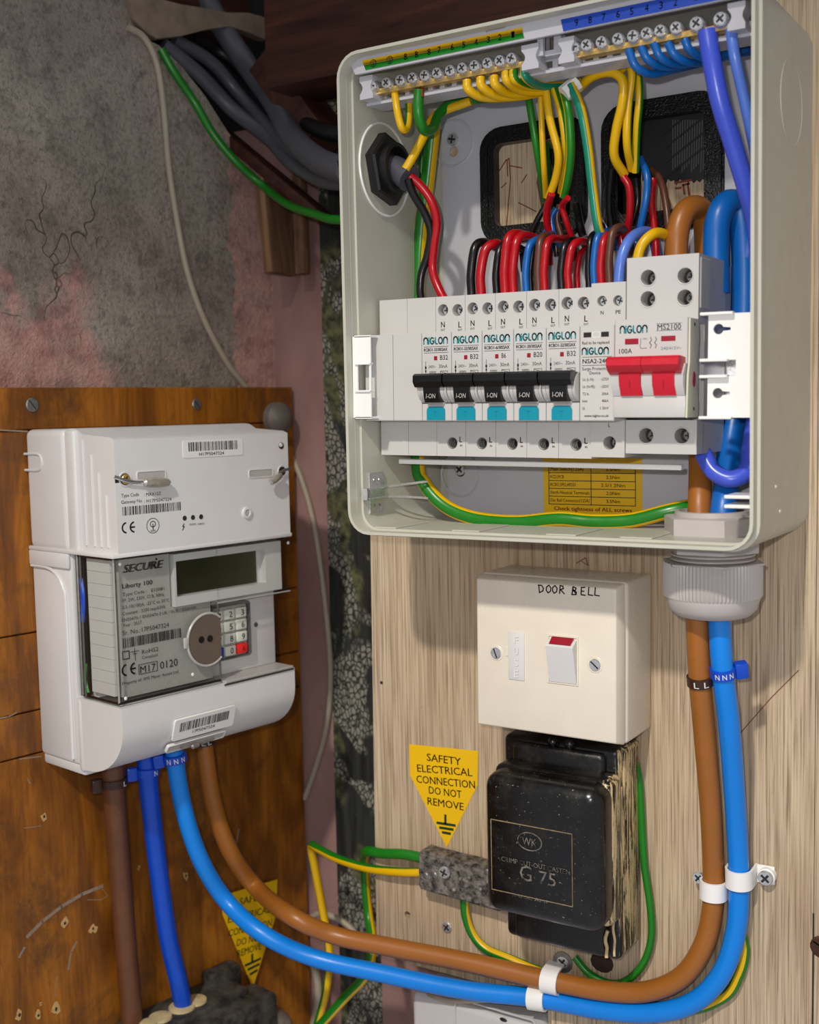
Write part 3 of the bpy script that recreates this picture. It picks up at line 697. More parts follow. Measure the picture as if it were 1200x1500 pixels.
# open frame between the two bars
m = M(); a = at(792, 75, -.080); b = at(818, 75, -.080)
m.panel(rect(a.x, b.x+.001, zl+.006, zl+.0175), [rect(a.x+.002, a.x+.0065, zl+.0085, zl+.0155)], -.0790, -.0740, BACK_PL); m.panel(rect(a.x-.001, a.x+.002, zl+.006, zl+.0150), [], -.0815, -.0780, BACK_PL)
m.build('middle_frame', ca)
def bar(name, label, group, x0, x1, screws, zb0, zb1, big=()):
    t = root(name, label, 'terminal bar', (0, 0, 0)); m = M(); hs = []
    m.panel(rect(x0, x1, zb0, zb1), [], -.0792, -.0728, BRASS, )
    n = len(screws)
    m.build('brass_bar', t)
    for k, px in enumerate(screws):
        q = at(px, (102-(px-547)*.21) if px < 800 else (48-(px-930)*.2), YT); r = .0038 if k in big else .0033
        zc_ = zb1+.0016
        T = Matrix.Translation((q.x, -.0800, zc_)); m = M(T)
        m.lathe((0, .004, 0), (0, -1, 0), [(r*1.0, 0), (r, .0042), (r*.86, .0052)], STEEL, 16); m.build('screw_body', t)
        screw('terminal_screw', t, (q.x, -.0814, zc_), r*.84, ang=rnd.random()*3, h=.0009)
    return t
zb1 = at(548, 133, YT).z+.0008; zb0 = zb1-.0026
bar('earth_terminal_bar', 'brass earth terminal bar under the yellow and green number strip', '', at(546, 130, YT).x, at(766, 95, YT).x, (547, 568, 588, 606, 624, 642, 661, 679, 697, 716, 734, 751), zb0, zb1)
nb1 = at(845, 79, YT).z+.0012; nb0 = nb1-.0026
bar('neutral_terminal_bar', 'brass neutral terminal bar under the blue number strip', '', at(842, 80, YT).x, at(1070, 42, YT).x, (843, 861, 883, 907, 929, 949, 969, 992, 1022, 1057), nb0, nb1, (8, 9))
m = M()   # copper wire ends held in the bar
for px in (612, 617, 684, 705, 722, 742, 752, 768): q = at(px, 125-(px-612)*.2, -.078); m.tube([(q.x, -.0765, zb0+.001), (q.x+.0004, -.0772, zb0-.005)], .0007, COPPER, 6)
for px in (922, 940, 958, 978, 1003): q = at(px, 75, -.078); m.tube([(q.x-.001, -.0765, nb0+.001), (q.x, -.0772, nb0-.003)], .0007, COPPER, 6)
tag(m.build('bare_wire_ends'), 'bare copper wire ends gripped under the brass terminal bars', 'wire end')
bpy.data.objects['bare_wire_ends']['kind'] = 'stuff'

# ------------------------------------------------------------------ DIN rail, brackets, cover strip
dr = root('mounting_rail', 'white painted steel rail bracket that holds the row of switches', 'rail', (0, 0, .2038-.0135*.0892), 0, .0135)
zr0 = .2038-.0135*.0892
m = M()
xa = at(1037, 530, -.078).x; xb = BX1-.0036; za, zb2 = .2282-zr0, .1815-zr0
xh1 = at(1078, 540, -.078).x
cs = [at(px, py, -.078) for px, py in ((1052, 482), (1052, 576))]
outer = [(xa, zb2), (xb, zb2), (xb, za), (xa+.012, za), (xa+.010, za-.0012), (xa, za-.0008)]
def dr_z(z, x): return z-zr0+.0135*x+.0
kh = []
for q in cs:
    zz = dr_z(q.z, q.x)
    kh.append([(q.x+.0024*math.cos(t), zz+.0024*math.sin(t)) for t in [PI*.12+2*PI*.88*k/12 for k in range(13)]]+[(q.x+.0055, zz-.0006), (q.x+.0055, zz+.0006)])
mid0 = dr_z(at(1060, 527, -.078).z, xa); mid1 = dr_z(at(1060, 551, -.078).z, xa)
m.panel([(xa, zb2), (xb, zb2), (xb, za), (xa, za), (xa, mid0), (xh1, mid0), (xh1, mid1), (xa, mid1)], kh, -.0780, -.0766, CLIP_PL)
for z in (za, mid0, mid1, zb2):
    m.box(xa-.003, xh1-.003 if z in (mid0, mid1) else xa+.012, -.0815, -.0770, z-.0007, z+.0007, CLIP_PL, .0003, 1)
m.build('right_bracket', dr)
m = M(); xq = BX0+.0024; xe = -.0805
hz1 = dr_z(at(525, 533, -.092).z, -.09); hz0 = dr_z(at(525, 573, -.092).z, -.09); lz1 = dr_z(at(520, 493, -.092).z, -.09); lz0 = dr_z(at(520, 612, -.092).z, -.09)
m.panel(rect(xq, xe, lz0, lz1), [rect(xq+.0030, xe-.001, hz0, hz1)], -.0905, -.0895, CLIP_PL)
for z in (lz0, lz1): m.box(xq+.001, xe, -.0905, -.0800, z-.0006, z+.0006, CLIP_PL, .0002, 1)
for z in (hz0, hz1): m.box(xq+.0018, xe, -.0918, -.0880, z-.0005, z+.0005, CLIP_PL, .0002, 1)
m.build('left_bracket', dr)
m = M(); m.box(-.088, .116, -.0240, -.0230, -.0175, .0175, STEEL); m.box(-.088, .116, -.030, -.0230, -.0175, -.0165, STEEL); m.box(-.088, .116, -.030, -.0230, .0165, .0175, STEEL)
m.box(-.088, -.085, -.024, -.003, -.012, .012, STEEL); m.box(.106, .109, -.024, -.003, -.012, .012, STEEL); m.build('steel_rail', dr)
m = M(); q0 = at(585, 676, -.058); q1 = at(1000, 676, -.058); zq = dr_z(q0.z, q0.x)
m.box(q0.x, q1.x, -.0580, -.0535, zq-.0013, zq+.0013, CLIP_PL, .0004, 1); m.build('busbar_cover', dr, label='white strip under the switches')

# ------------------------------------------------------------------ devices on the rail
X0, PW = -.0892, .01765
def dev_root(name, label, cat, i, group=None):
    x = X0+i*PW; return root(name, label, cat, (x, 0, .2038-.0135*(x-X0)), 0, .0135, group)
YS, YN = -.068, -.083
def shoulders(m, w, z0, z1, mat, holes, ys=YS, n0=-.0224, n1=.0224):
    hs = [[p for p in circ(x, z, r, 20)] for x, z, r in holes]
    m.panel(rect(.0001, w-.0001, z0, n0), [h for h, (x, z, r) in zip(hs, holes) if z < 0], ys, ys+.010, mat, back=False)
    m.panel(rect(.0001, w-.0001, n1, z1), [h for h, (x, z, r) in zip(hs, holes) if z > 0], ys, ys+.010, mat, back=False)
    m.box(.0001, w-.0001, ys+.0095, -.0262, z0, z1, mat)
    for (x, z, r) in holes: m.panel(circ(x, z, r, 20), [], ys+.0090, ys+.0094, HOLE, back=False, side=False)
def blank(i, label):
    t = dev_root('blank_module', label, 'blank module', i, 'blank filler modules'); w = PW
    m = M(); shoulders(m, w, -.0414, .0420, BLANK_PL, []); m.build('body', t)
    m = M(); m.box(.00012, w-.00012, YN, YS+.002, -.0226, .0226, BLANK_PL, .0004, 1); m.build('front_face', t)
blank(0, 'leftmost blank white module at the end of the switch row')
blank(1, 'second blank white module, next to the first breaker')
def cheek_prof(z0, z1, bulge=.0045):
    o = [(YN+.001, z0), (YN+.001, z1)]
    return o[:1]+[(YN, z0)]+[(YN-bulge*math.sin(PI*k/8)**.7, z0+(z1-z0)*k/8) for k in range(1, 8)]+[(YN, z1), (YN+.001, z1)]
RC = [('B32', 'RCBO1-32/30SSAX', 'B32 breaker beside the blank modules, leftmost of the five black levers', 'leftmost'),
      ('B32', 'RCBO1-32/30SSAX', 'B32 breaker second from the left, between the leftmost breaker and the B6', 'second'),
      ('B6', 'RCBO1-6/30SSAX', 'B6 breaker with black lever in the middle of the five', 'middle'),
      ('B20', 'RCBO1-20/30SSAX', 'B20 breaker with black lever, fourth from the left', 'fourth'),
      ('B32', 'RCBO1-32/30SSAX', 'B32 breaker with black lever beside the surge protector', 'last')]
def rcbo(i, rating, model, label):
    t = dev_root('circuit_breaker', 'white '+label, 'circuit breaker', i, 'breakers with black levers'); w = PW
    m = M(); shoulders(m, w, -.0414, .0420, DEV_PL, [(.0044, .0350, .0031), (.0131, .0346, .0031), (.0095, -.0345, .0031)]); b = m.build('body', t)
    m = M()
    m.text('N', .0032, .0260, .0023, .0030, YS, INK, .01); m.text('OUT', .0030, .0242, .0026, .0011, YS, INK_G, .01)
    m.text('L', .0136, .0256, .0018, .0030, YS, INK, .01); m.text('OUT', .0132, .0238, .0026, .0011, YS, INK_G, .01)
    m.text('L', .0139, -.0340, .0017, .0030, YS, INK, .01); m.text('IN', .0142, -.0362, .0013, .0010, YS, INK, .02)
    m.build('lettering', b)
    for x, z in ((.0044, .0350), (.0131, .0346)):
        screw('terminal_screw', t, (x+.0007, YS+.0042, z), .0026, ang=rnd.random()*3)
    m = M()
    for k in range(4): m.tube([(.0095+.0028*math.cos(a), YS+.0010+k*.0020, -.0345+.0028*math.sin(a)) for a in [2*PI*j/14 for j in range(15)]], .00045, STEEL_D, 6, smooth=False)
    m.build('thread_rings', t)
    m = M(); m.box(.00012, w-.00012, YN, YS+.002, .0002, .0226, DEV_PL, .0004, 1)
    m.box(.00012, w-.00012, YN, YS+.002, -.0226, -.0138, DEV_PL, .0004, 1); m.box(.0002, w-.0002, YN+.0045, YS+.002, -.0140, .0004, DEV_PL)
    for a, b2 in ((.0003, .0021), (.0023, .0046), (.0138, .0158), (.0160, w-.0003)): m.prism(cheek_prof(-.0132, .0010, .0052), a, b2, DEV_PL)
    m.prism([(YN-.0012, -.0140), (YN+.002, -.0140), (YN+.002, -.0118), (YN, -.0120)], .0046, .0138, DEV_PL)
    nz = m.build('front_face', t)
    m = M(); y = YN
    niglon(m, .0016, .0168, .0140, .0032, y, INK_T)
    m.ribbon([(.0016, .0154), (.0160, .0154)], .0002, y, INK); m.text(model, .0016, .0131, .0140, .0016, y, INK, .035); m.ribbon([(.0016, .0123), (.0160, .0123)], .0002, y, INK)
    m.text(rating, .0112, .0086, .0024 if rating == 'B6' else .0046, .0024, y, INK, .005)
    m.text('240V~', .0042, .0045, .0045, .0015, y, INK_G, 0); m.text('30mA', .0105, .0045, .0050, .0018, y, INK, 0)
    m.ribbon([(.0026, .0080), (.0026, .0015)], .0002, y, INK); m.ribbon([(.0026, .0052), (.0026, .0044)], .0009, y, INK); m.ribbon([(.0026, .0034), (.0026, .0026)], .0007, y, INK)
    m.panel(rect(.0048, .0086, .0016, .0028), [rect(.0050, .0084, .0018, .0026)], y-.0001, y, INK_G, back=False); m.text('6000', .0053, .0018, .0028, .0008, y, INK_G)
    m.panel(rect(.0112, .0156, .0012, .0030), [rect(.0114, .0154, .0014, .0028)], y-.0001, y, INK, back=False); m.ribbon([(.0116, .0026), (.0130, .0022), (.0152, .0016)], .0002, y, INK)
    m.build('lettering', nz)
    m = M(); m.box(.0074, .0096, y-.0002, y+.001, .0083, .0107, RED_FLAG, .0003, 1); m.build('red_indicator', t)
    # lever: wide grip bar over a narrower tongue
    m = M(); m.prism([(-.0800, .0004), (-.0905, .0016), (-.0922, .0006), (-.0924, -.0026), (-.0905, -.0052), (-.0860, -.0060), (-.0800, -.0060)], .0002, w-.0006, BLACK_PL)
    m.prism([(-.0800, -.0010), (-.0895, -.0010), (-.0895, -.0060), (-.0889, -.0105), (-.0878, -.0130), (-.0800, -.0130)], .0047, .0137, BLACK_PL)
    lv = m.build('lever', t); m = M(Matrix.Translation((0, -.0893, -.0100)) @ Matrix.Rotation(-.16, 4, 'X'))
    m.text('I-ON', .0066, -.0010, .0054, .0024, -.0003, METER_GREY, -.012); m.build('lettering', lv)
    m = M(); m.panel(rr(.0036, .0140, -.0262, -.0152, .0022)[:14]+[(.0036, -.0222), (.0140, -.0222)], [], YN-.0012, YN, TEAL_PL); m.ribbon([(.0075, -.0178), (.0101, -.0178)], .0003, YN-.0012, INK_T); m.ribbon([(.0088, -.0178), (.0088, -.0204)], .0003, YN-.0012, INK_T)
    m.build('test_button', t)
for k, (r_, mo, lb, _) in enumerate(RC): rcbo(2+k, r_, mo, lb)
# surge protector
t = dev_root('surge_protector', 'slim white surge protector between the breakers and the red main switch', 'surge protector', 7); w = PW
m = M(); shoulders(m, w, -.0405, .0436, BLANK_PL, [(.0055, .0350, .0025), (.0137, .0348, .0025), (.0098, -.0335, .0033)], YS-.001); b = m.build('body', t)
m = M(); m.text('N', .0049, .0285, .0015, .0018, YS-.001, INK, .01); m.text('PE', .0126, .0285, .0026, .0018, YS-.001, INK, .01); m.text('L', .0092, -.0258, .0011, .0018, YS-.001, INK, .01); m.build('lettering', b)
for x, z in ((.0055, .0350), (.0137, .0348)): screw('terminal_screw', t, (x+.0003, YS+.0022, z), .0023, ang=rnd.random()*3)
screw('terminal_screw', t, (.0108, YS+.0065, -.0335), .0024, mat=STEEL_D, ang=1)
m = M(); m.box(.00012, w-.00012, YN, YS+.002, -.0226, .0226, BLANK_PL, .0004, 1); nz = m.build('front_face', t); m = M(); y = YN
def sz(c): return .0226-(c-375)/710*.0452
m.panel(rect(.0021, .0060, sz(462), sz(425)), [], y-.0001, y, INK, back=False); m.panel(rect(.0110, .0149, sz(462), sz(425)), [], y-.0001, y, INK, back=False); m.panel(rect(.0066, .0105, sz(464), sz(423)), [rect(.0068, .0103, sz(461), sz(426))], y-.0001, y, INK_W, back=False)
m.text('Red to be replaced', .0014, sz(514), .0138, .0015, y, INK_DR, .01); niglon(m, .0014, sz(588), .0133, .0030, y, INK_T)
m.ribbon([(.0014, sz(608)), (.0165, sz(608))], .0002, y, INK); m.text('NSA2-240', .0016, sz(655), .0130, .0021, y, INK, .015); m.ribbon([(.0014, sz(670)), (.0165, sz(670))], .0002, y, INK)
m.text('Surge Protection', .0014, sz(706), .0138, .0015, y, INK_T, .005); m.text('Device', .0052, sz(738), .0056, .0015, y, INK_T, .005)
for a, b2, c in (('Uc (L-N):', '~275V', 784), ('Uc (N-PE):', '~255V', 838), ('T2 In', '20kA', 892), ('Imax', '40kA', 944), ('Up', '1.5kV', 998)):
    m.text(a, .0016, sz(c), .00066*len(a), .0013, y, INK, .005); m.text(b2, .0150-.00085*len(b2), sz(c), .00085*len(b2), .0013, y, INK, .005)
m.text('www.niglon.co.uk', .0026, sz(1054), .0125, .0012, y, INK, .02); m.build('lettering', nz)
# main switch
t = dev_root('main_switch', 'wide white main switch with a red double lever, rightmost on the rail', 'main switch', 8); w = 2*PW
hl = [(.0107, .0448, .0036), (.0287, .0446, .0036), (.0107, .0348, .0036), (.0287, .0346, .0036), (.0104, -.0298, .0036), (.0280, -.0298, .0036)]
m = M(); shoulders(m, w, -.0385, .0545, DEV_PL, hl, YS); m.box(.001, w-.0010, -.027, -.0140, -.0375, .0535, DEV_PL, .0004, 1); m.box(w-.0002, w+.0004, -.066, -.052, .0295, .0530, DEV_PL, .0003, 1); b = m.build('body', t)
m = M()
for x, z, r in hl:
    m.tube([(x+(r+.0003)*math.cos(a), YS, z+(r+.0003)*math.sin(a)) for a in [2*PI*j/20 for j in range(21)]], .00035, DEV_PL, 6, smooth=False)
m.build('hole_rim', t, kind='stuff')
for x, z, r in hl: screw('terminal_screw', t, (x+.0012, YS+.0070, z), .0026, mat=STEEL_D, ang=rnd.random()*3)
m = M(); rise = .0035
m.box(.00012, w, YN, YS+.002, .0030, .0245, DEV_PL, .0004, 1); m.box(.00012, w, YN-.0018, YS+.002, -.0210, -.0105, DEV_PL, .0008, 2); m.box(.0004, w-.0002, YN+.0045, YS+.002, -.0108, .0034, DEV_PL)
for a, b2 in ((.0003, .0044), (.0152, .0205), (w-.0042, w-.0002)): m.prism([(YN+.001, -.0112), (YN-.0022, -.0108), (YN-.0050, -.0060), (YN-.0052, -.0010), (YN-.002, .0036), (YN+.001, .0040)], a, b2, DEV_PL)
nz = m.build('front_face', t); m = M(); y = YN
def mx(c): return (c-258)/467*w
def mz(c): return .0245-(c-450)/13.5/1000
niglon(m, mx(297), mz(533), mx(470)-mx(297), .0032, y, INK_T); m.text('MS2100', mx(536), mz(522), mx(684)-mx(536), .0026, y, INK, .005)
for c in (484, 526): m.ribbon([(mx(530), mz(c)), (mx(688), mz(c))], .0002, y, INK_G)
m.text('100A', mx(290), mz(660), mx(375)-mx(290), .0022, y, INK, .005); m.text('240/415V~', mx(560), mz(645), mx(688)-mx(560), .0014, y, INK_T, 0)
m.ribbon([(mx(430), mz(570)), (mx(430), mz(600)), (mx(426), mz(612)), (mx(430), mz(632)), (mx(468), mz(630))], .0002, y, INK_G); m.text('ON', mx(445), mz(578), .0018, .0008, y, INK_G)
for c in (492, 524): m.ribbon([(mx(c), mz(565)), (mx(c)+.0006, mz(580)), (mx(c)-.0004, mz(600)), (mx(c)+.0005, mz(612)), (mx(c), mz(632))], .0003, y, INK_G)
m.build('lettering', nz)
for a, b2, c, d in ((328, 415, 605, 569), (560, 650, 592, 560)):
    m = M(); m.box(mx(a), mx(b2), y-.0002, y+.001, mz(c), mz(d), RED_FLAG, .0001, 1); m.build('red_indicator', t)
m = M(); gz = .0072
for a, b2 in ((.0000, .0168), (.0170, .0345)):
    m.prism([(-.0800, gz-.001), (-.0915, gz), (-.0930, gz-.0012), (-.0934, gz-.0040), (-.0915, gz-.0064), (-.0885, gz-.0082), (-.0800, gz-.0085)], a, b2, RED_PL)
for a, b2 in ((.0046, .0150), (.0207, .0312)):
    m.prism([(-.0800, gz-.006), (-.0893, gz-.006), (-.0888, gz-.0115), (-.0862, gz-.0180), (-.0800, gz-.0182)], a, b2, RED_PL)
m.build('red_lever', t)
m = M(); m.ribbon([(.0098, -.0035), (.0098, -.0066)], .0004, -.0889, RED_FLAG); m.ribbon([(.0260, -.0035), (.0260, -.0066)], .0004, -.0889, RED_FLAG); m.build('lever_mark', t)
m = M(Matrix.Translation((w+.0003, -.0765, 0)) @ Matrix.Rotation(PI/2, 4, 'Z'))
m.panel([(-.0090, -.0210), (.0060, -.0210), (.0072, -.016), (.0040, -.006), (.0040, .006), (.0072, .014), (.0060, .0240), (-.0060, .0240), (-.0062, .0040), (-.0080, -.002)], [], -.0008, 0, MS_SIDE)
m.panel([(-.0005+.0020*math.cos(a), -.0035+.0036*math.sin(a)) for a in [2*PI*k/18 for k in range(18)]], [], -.0011, -.0008, RED_FLAG, back=False)
for z in (.0215, -.0170): m.lathe((.0, -.0008, z), (0, -1, 0), [(.0009, 0), (.0009, .0001)], HOLE, 10)
m.build('side_plate', t, label='ivory side plate with red spot')
# ================================================================== wires inside the fuse box
YG = [W_YEL, W_GRN]
def wire(label, pts, wpx, mats, cat='wire', name='wire', roll=0., n=12, group=None, twist=0.):
    P = [at(*p) if len(p) == 3 else Vector(p[:3]) for p in pts]
    mid = P[len(P)//2]; r = wpx/2*depth_of(mid)/F_PX
    m = M(); m.tube(P, r, mats, n, 7, roll, twist=twist); return tag(m.build(name, angle=60), label, cat, group)
EW = 'earth_wire'
wire('green and yellow earth wire loop hanging at the left end of the earth bar', [(578, 132, -.076), (582, 162, -.078), (589, 188, -.076), (597, 186, -.070), (599, 160, -.066), (597, 136, -.066)], 11, YG, 'wire', EW, .9)
wire('thick green wire dropping from the earth bar and curling round to the right', [(614, 132, -.076), (613, 165, -.076), (621, 190, -.070), (634, 188, -.058), (645, 165, -.050), (668, 150, -.044), (720, 142, -.040)], 15, W_GRN, 'wire', EW)
wire('earth wire slanting from the black locknut up behind the green wire', [(594, 248, -.062), (606, 228, -.060), (622, 198, -.055), (640, 168, -.048), (690, 148, -.045)], 13, YG, 'wire', EW, .3)
wire('green-yellow main earth running down the left wall and along the bottom of the fuse box', [(637, 172, -.030), (632, 215, -.028), (626, 270, -.026), (617, 340, -.024), (613, 420, -.024), (612, 560, -.030), (612, 680, -.040), (622, 708, -.042), (642, 733, -.042), (668, 750, -.042), (705, 761, -.042), (760, 765, -.042), (820, 760, -.042), (870, 764, -.040), (925, 762, -.038), (975, 750, -.036), (1012, 742, -.030), (1050, 735, -.016)], 21, YG, 'wire', EW, .38, 20)
wire('dark green wire beside the main earth on the left wall', [(622, 190, -.020), (618, 240, -.020), (612, 330, -.018), (608, 440, -.018)], 9, W_GRN, 'wire', EW)
# bundle along the earth bar
bd = [(684, 118, (712, 143), (770, 140)), (704, 114, (735, 142), (790, 136)), (724, 112, (752, 138), (805, 132)), (741, 106, (770, 134), (822, 131)), (752, 104, (782, 128), (835, 128)), (768, 100, (795, 126), (842, 124))]
names = ('leftmost', 'second', 'third', 'fourth', 'fifth', 'rightmost')
for k, (a, b, c, d) in enumerate(bd):
    wire('%s of the six yellow earth wires curling right from under the earth bar' % names[k], [(a, b, -.078), (a+3, b+14, -.078), (*c, -.070+.002*k), (*d, -.056+.003*k), (d[0]+12, d[1]-6, -.04)], 13, YG if k < 5 else [W_YEL, W_TEAL], 'wire', EW, .5+k*.7, group='earth wires curling from the bar')
# drop group to the left opening
dg = [('green wire dropping from the earth bundle into the left opening, leftmost of its group', [(772, 128, -.050), (778, 165, -.050), (786, 215, -.046), (794, 262, -.034), (800, 292, -.018)], 11, W_GRN),
      ('thin olive-yellow earth wire dropping beside the green one', [(792, 132, -.052), (794, 190, -.050), (797, 245, -.044), (800, 288, -.030)], 9, [W_YEL, W_GRN]),
      ('yellow earth wire bowing right and back above the left opening', [(800, 132, -.056), (806, 175, -.056), (818, 225, -.052), (815, 258, -.046), (804, 290, -.040)], 12, [W_YEL, W_GRN]),
      ('striped earth wire in the middle of the left opening group', [(812, 130, -.054), (822, 165, -.054), (828, 210, -.050), (827, 248, -.042), (822, 282, -.034)], 11, YG),
      ('yellow earth wire ending above the red leads in the left opening', [(824, 128, -.056), (833, 165, -.058), (836, 220, -.054), (832, 260, -.048), (826, 288, -.042)], 13, [W_YEL, W_GRN]),
      ('long yellow and teal earth wire sweeping down between the two openings', [(836, 124, -.060), (851, 160, -.060), (861, 215, -.056), (868, 275, -.052), (877, 335, -.048), (888, 345, -.040)], 14, [W_YEL, W_TEAL])]
for k, (lb, p, w_, mt) in enumerate(dg): wire(lb, p, w_, mt, 'wire', EW, .4+k*.9)
dg2 = [('yellow earth wire arching over and down in front of the right opening, leftmost of three', [(848, 130, -.050), (868, 112, -.056), (895, 106, -.058), (912, 118, -.058), (912, 150, -.056), (903, 190, -.052), (900, 228, -.046), (915, 256, -.036)], 14),
       ('middle yellow earth wire looping down in front of the right opening', [(905, 108, -.052), (920, 95, -.054), (926, 112, -.054), (920, 160, -.052), (919, 210, -.048), (926, 248, -.036)], 13),
       ('rightmost yellow-green earth wire looping down in front of the right opening', [(922, 92, -.050), (933, 100, -.050), (937, 140, -.050), (933, 190, -.046), (931, 252, -.036)], 12)]
for k, (lb, p, w_) in enumerate(dg2): wire(lb, p, w_, YG, 'wire', EW, .2+k*1.1)
m = M(); a = at(826, 138, -.060); b = at(846, 122, -.056)
m.tube([a, b], .0042, CLIP_PL, 8, smooth=False); tag(m.build('cable_tie'), 'pale nylon cable tie round the earth bundle below the terminal carrier', 'cable tie')
# neutrals from the blue bar
nl = [(921, 72, (932, 98), (955, 108), (985, 102)), (939, 68, (950, 88), (972, 98), (1000, 96)), (958, 62, (968, 84), (990, 94), (1020, 92)), (978, 62, (990, 82), (1012, 92), (1035, 90)), (1003, 56, (1010, 72), (1028, 84), (1050, 82))]
for k, (a, b, c, d, e) in enumerate(nl):
    wire('%s blue neutral wire curving right from under the blue number strip' % ('leftmost', 'second', 'third', 'fourth', 'rightmost')[k],
         [(a, b, -.078), (*c, -.076), (*d, -.068), (*e, -.056), (e[0]+50, e[1]-12, -.040), (1105, 68+k*3, -.024)], 12, W_BLU, 'wire', 'neutral_wire', group='neutral wires from the blue bar')
wire('thick violet-blue link cable running down the right side of the fuse box', [(1036, 46, -.078), (1043, 90, -.078), (1055, 150, -.074), (1075, 215, -.066), (1093, 275, -.058), (1107, 330, -.048), (1113, 400, -.040), (1113, 500, -.034), (1108, 600, -.036), (1100, 655, -.040), (1094, 690, -.046), (1070, 702, -.050), (1045, 690, -.050), (1030, 664, -.048)], 26, W_VIO, 'cable', 'link_cable', n=18)
wire('thinner violet-blue cable beside the thick link at the top right', [(1071, 42, -.078), (1076, 80, -.078), (1087, 130, -.072), (1100, 190, -.064), (1108, 240, -.05), (1110, 300, -.030), (1104, 345, -.018), (1090, 385, -.014)], 16, W_PER, 'cable', 'link_cable', n=14)
# leads from the locknut to the first breaker
wire('black lead twisting from the black locknut down to the leftmost breaker', [(598, 262, -.060), (606, 285, -.056), (622, 312, -.050), (631, 340, -.046), (626, 375, -.044), (617, 405, -.044), (618, 440, -.044), (640, 470, -.044)], 12, W_BLK)
wire('red lead twisting from the black locknut down to the leftmost breaker', [(600, 258, -.058), (616, 272, -.054), (632, 295, -.050), (640, 325, -.046), (636, 360, -.044), (634, 395, -.042), (644, 425, -.042), (664, 460, -.044)], 13, W_RED)
# loops above the breakers (terminal end, top of loop, back end)
def loop(label, xt, yt, xp, yp, xb, yb, w_, mat, yf=-.050, yr=-.012, group='loops above the breakers'):
    return wire(label, [(xt, yt+22, yf), (xt, yt, yf), (xt-(1 if xp >= xt else -1)*1, (yt+yp)/2+10, yf), ((xt*.7+xp*.3), yp+10, yf+.001), (xp, yp, yf+.006), ((xp+xb)/2, yp+(yb-yp)*.25, (yf+yr)/2), (xb, yb, yr), (xb+4, yb+30, yr+.004)], w_, mat, 'wire', 'circuit_wire', group=group)
loop('black wire looping into the second breaker, leftmost loop', 691, 430, 705, 355, 735, 372, 13, W_BLK)
loop('red wire looping into the second breaker', 705, 428, 725, 357, 745, 375, 14, W_RED)
loop('black wire looping into the B6 breaker beside the red pair', 728, 426, 740, 358, 765, 368, 12, W_BLK)
loop('second black wire behind the red pair at the B6 breaker', 734, 428, 748, 362, 775, 372, 11, W_BLK, -.042)
loop('left red wire of the pair looping into the B6 breaker', 740, 426, 753, 343, 785, 352, 14, W_RED, -.052)
loop('right red wire of the pair looping into the B6 breaker', 752, 426, 766, 346, 800, 358, 14, W_RED, -.050)
loop('blue wire looping into the B20 breaker', 771, 424, 785, 352, 806, 335, 11, W_BLU)
loop('black wire looping into the B20 breaker beside the blue one', 778, 424, 795, 350, 812, 345, 9, W_BLK, -.046)
loop('brown wire looping into the B20 breaker', 789, 422, 797, 346, 818, 338, 12, W_BRN)
loop('red wire looping into the B20 breaker', 798, 422, 808, 350, 838, 352, 12, W_RED)
loop('black wire looping into the last breaker', 823, 420, 836, 353, 862, 352, 12, W_BLK)
loop('red wire looping into the last breaker', 833, 418, 848, 354, 875, 360, 12, W_RED)
loop('dark red wire behind the last breaker loops', 846, 420, 856, 366, 868, 380, 9, W_RED, -.040)
loop('black wire on the left of the surge protector loops', 863, 418, 869, 344, 882, 330, 10, W_BLK, -.046)
loop('blue wire looping down beside the surge protector', 871, 414, 884, 340, 900, 336, 11, W_BLU)
loop('red wire looping down beside the blue one at the surge protector', 881, 412, 892, 344, 908, 336, 12, W_RED)
loop('brown wire arching down beside the surge protector', 893, 410, 906, 333, 922, 345, 12, W_BRN)
wire('light violet-blue wire bending into the N terminal of the surge protector', [(908, 432, -.050), (907, 408, -.050), (911, 378, -.050), (922, 352, -.046), (940, 340, -.034), (956, 345, -.02), (965, 385, -.014)], 16, W_PER, 'wire', 'circuit_wire')
wire('bright yellow wire arching into the PE terminal of the surge protector', [(934, 410, -.048), (934, 382, -.050), (941, 358, -.050), (958, 342, -.046), (975, 344, -.036), (986, 360, -.024)], 15, W_YEL, 'wire', 'circuit_wire')
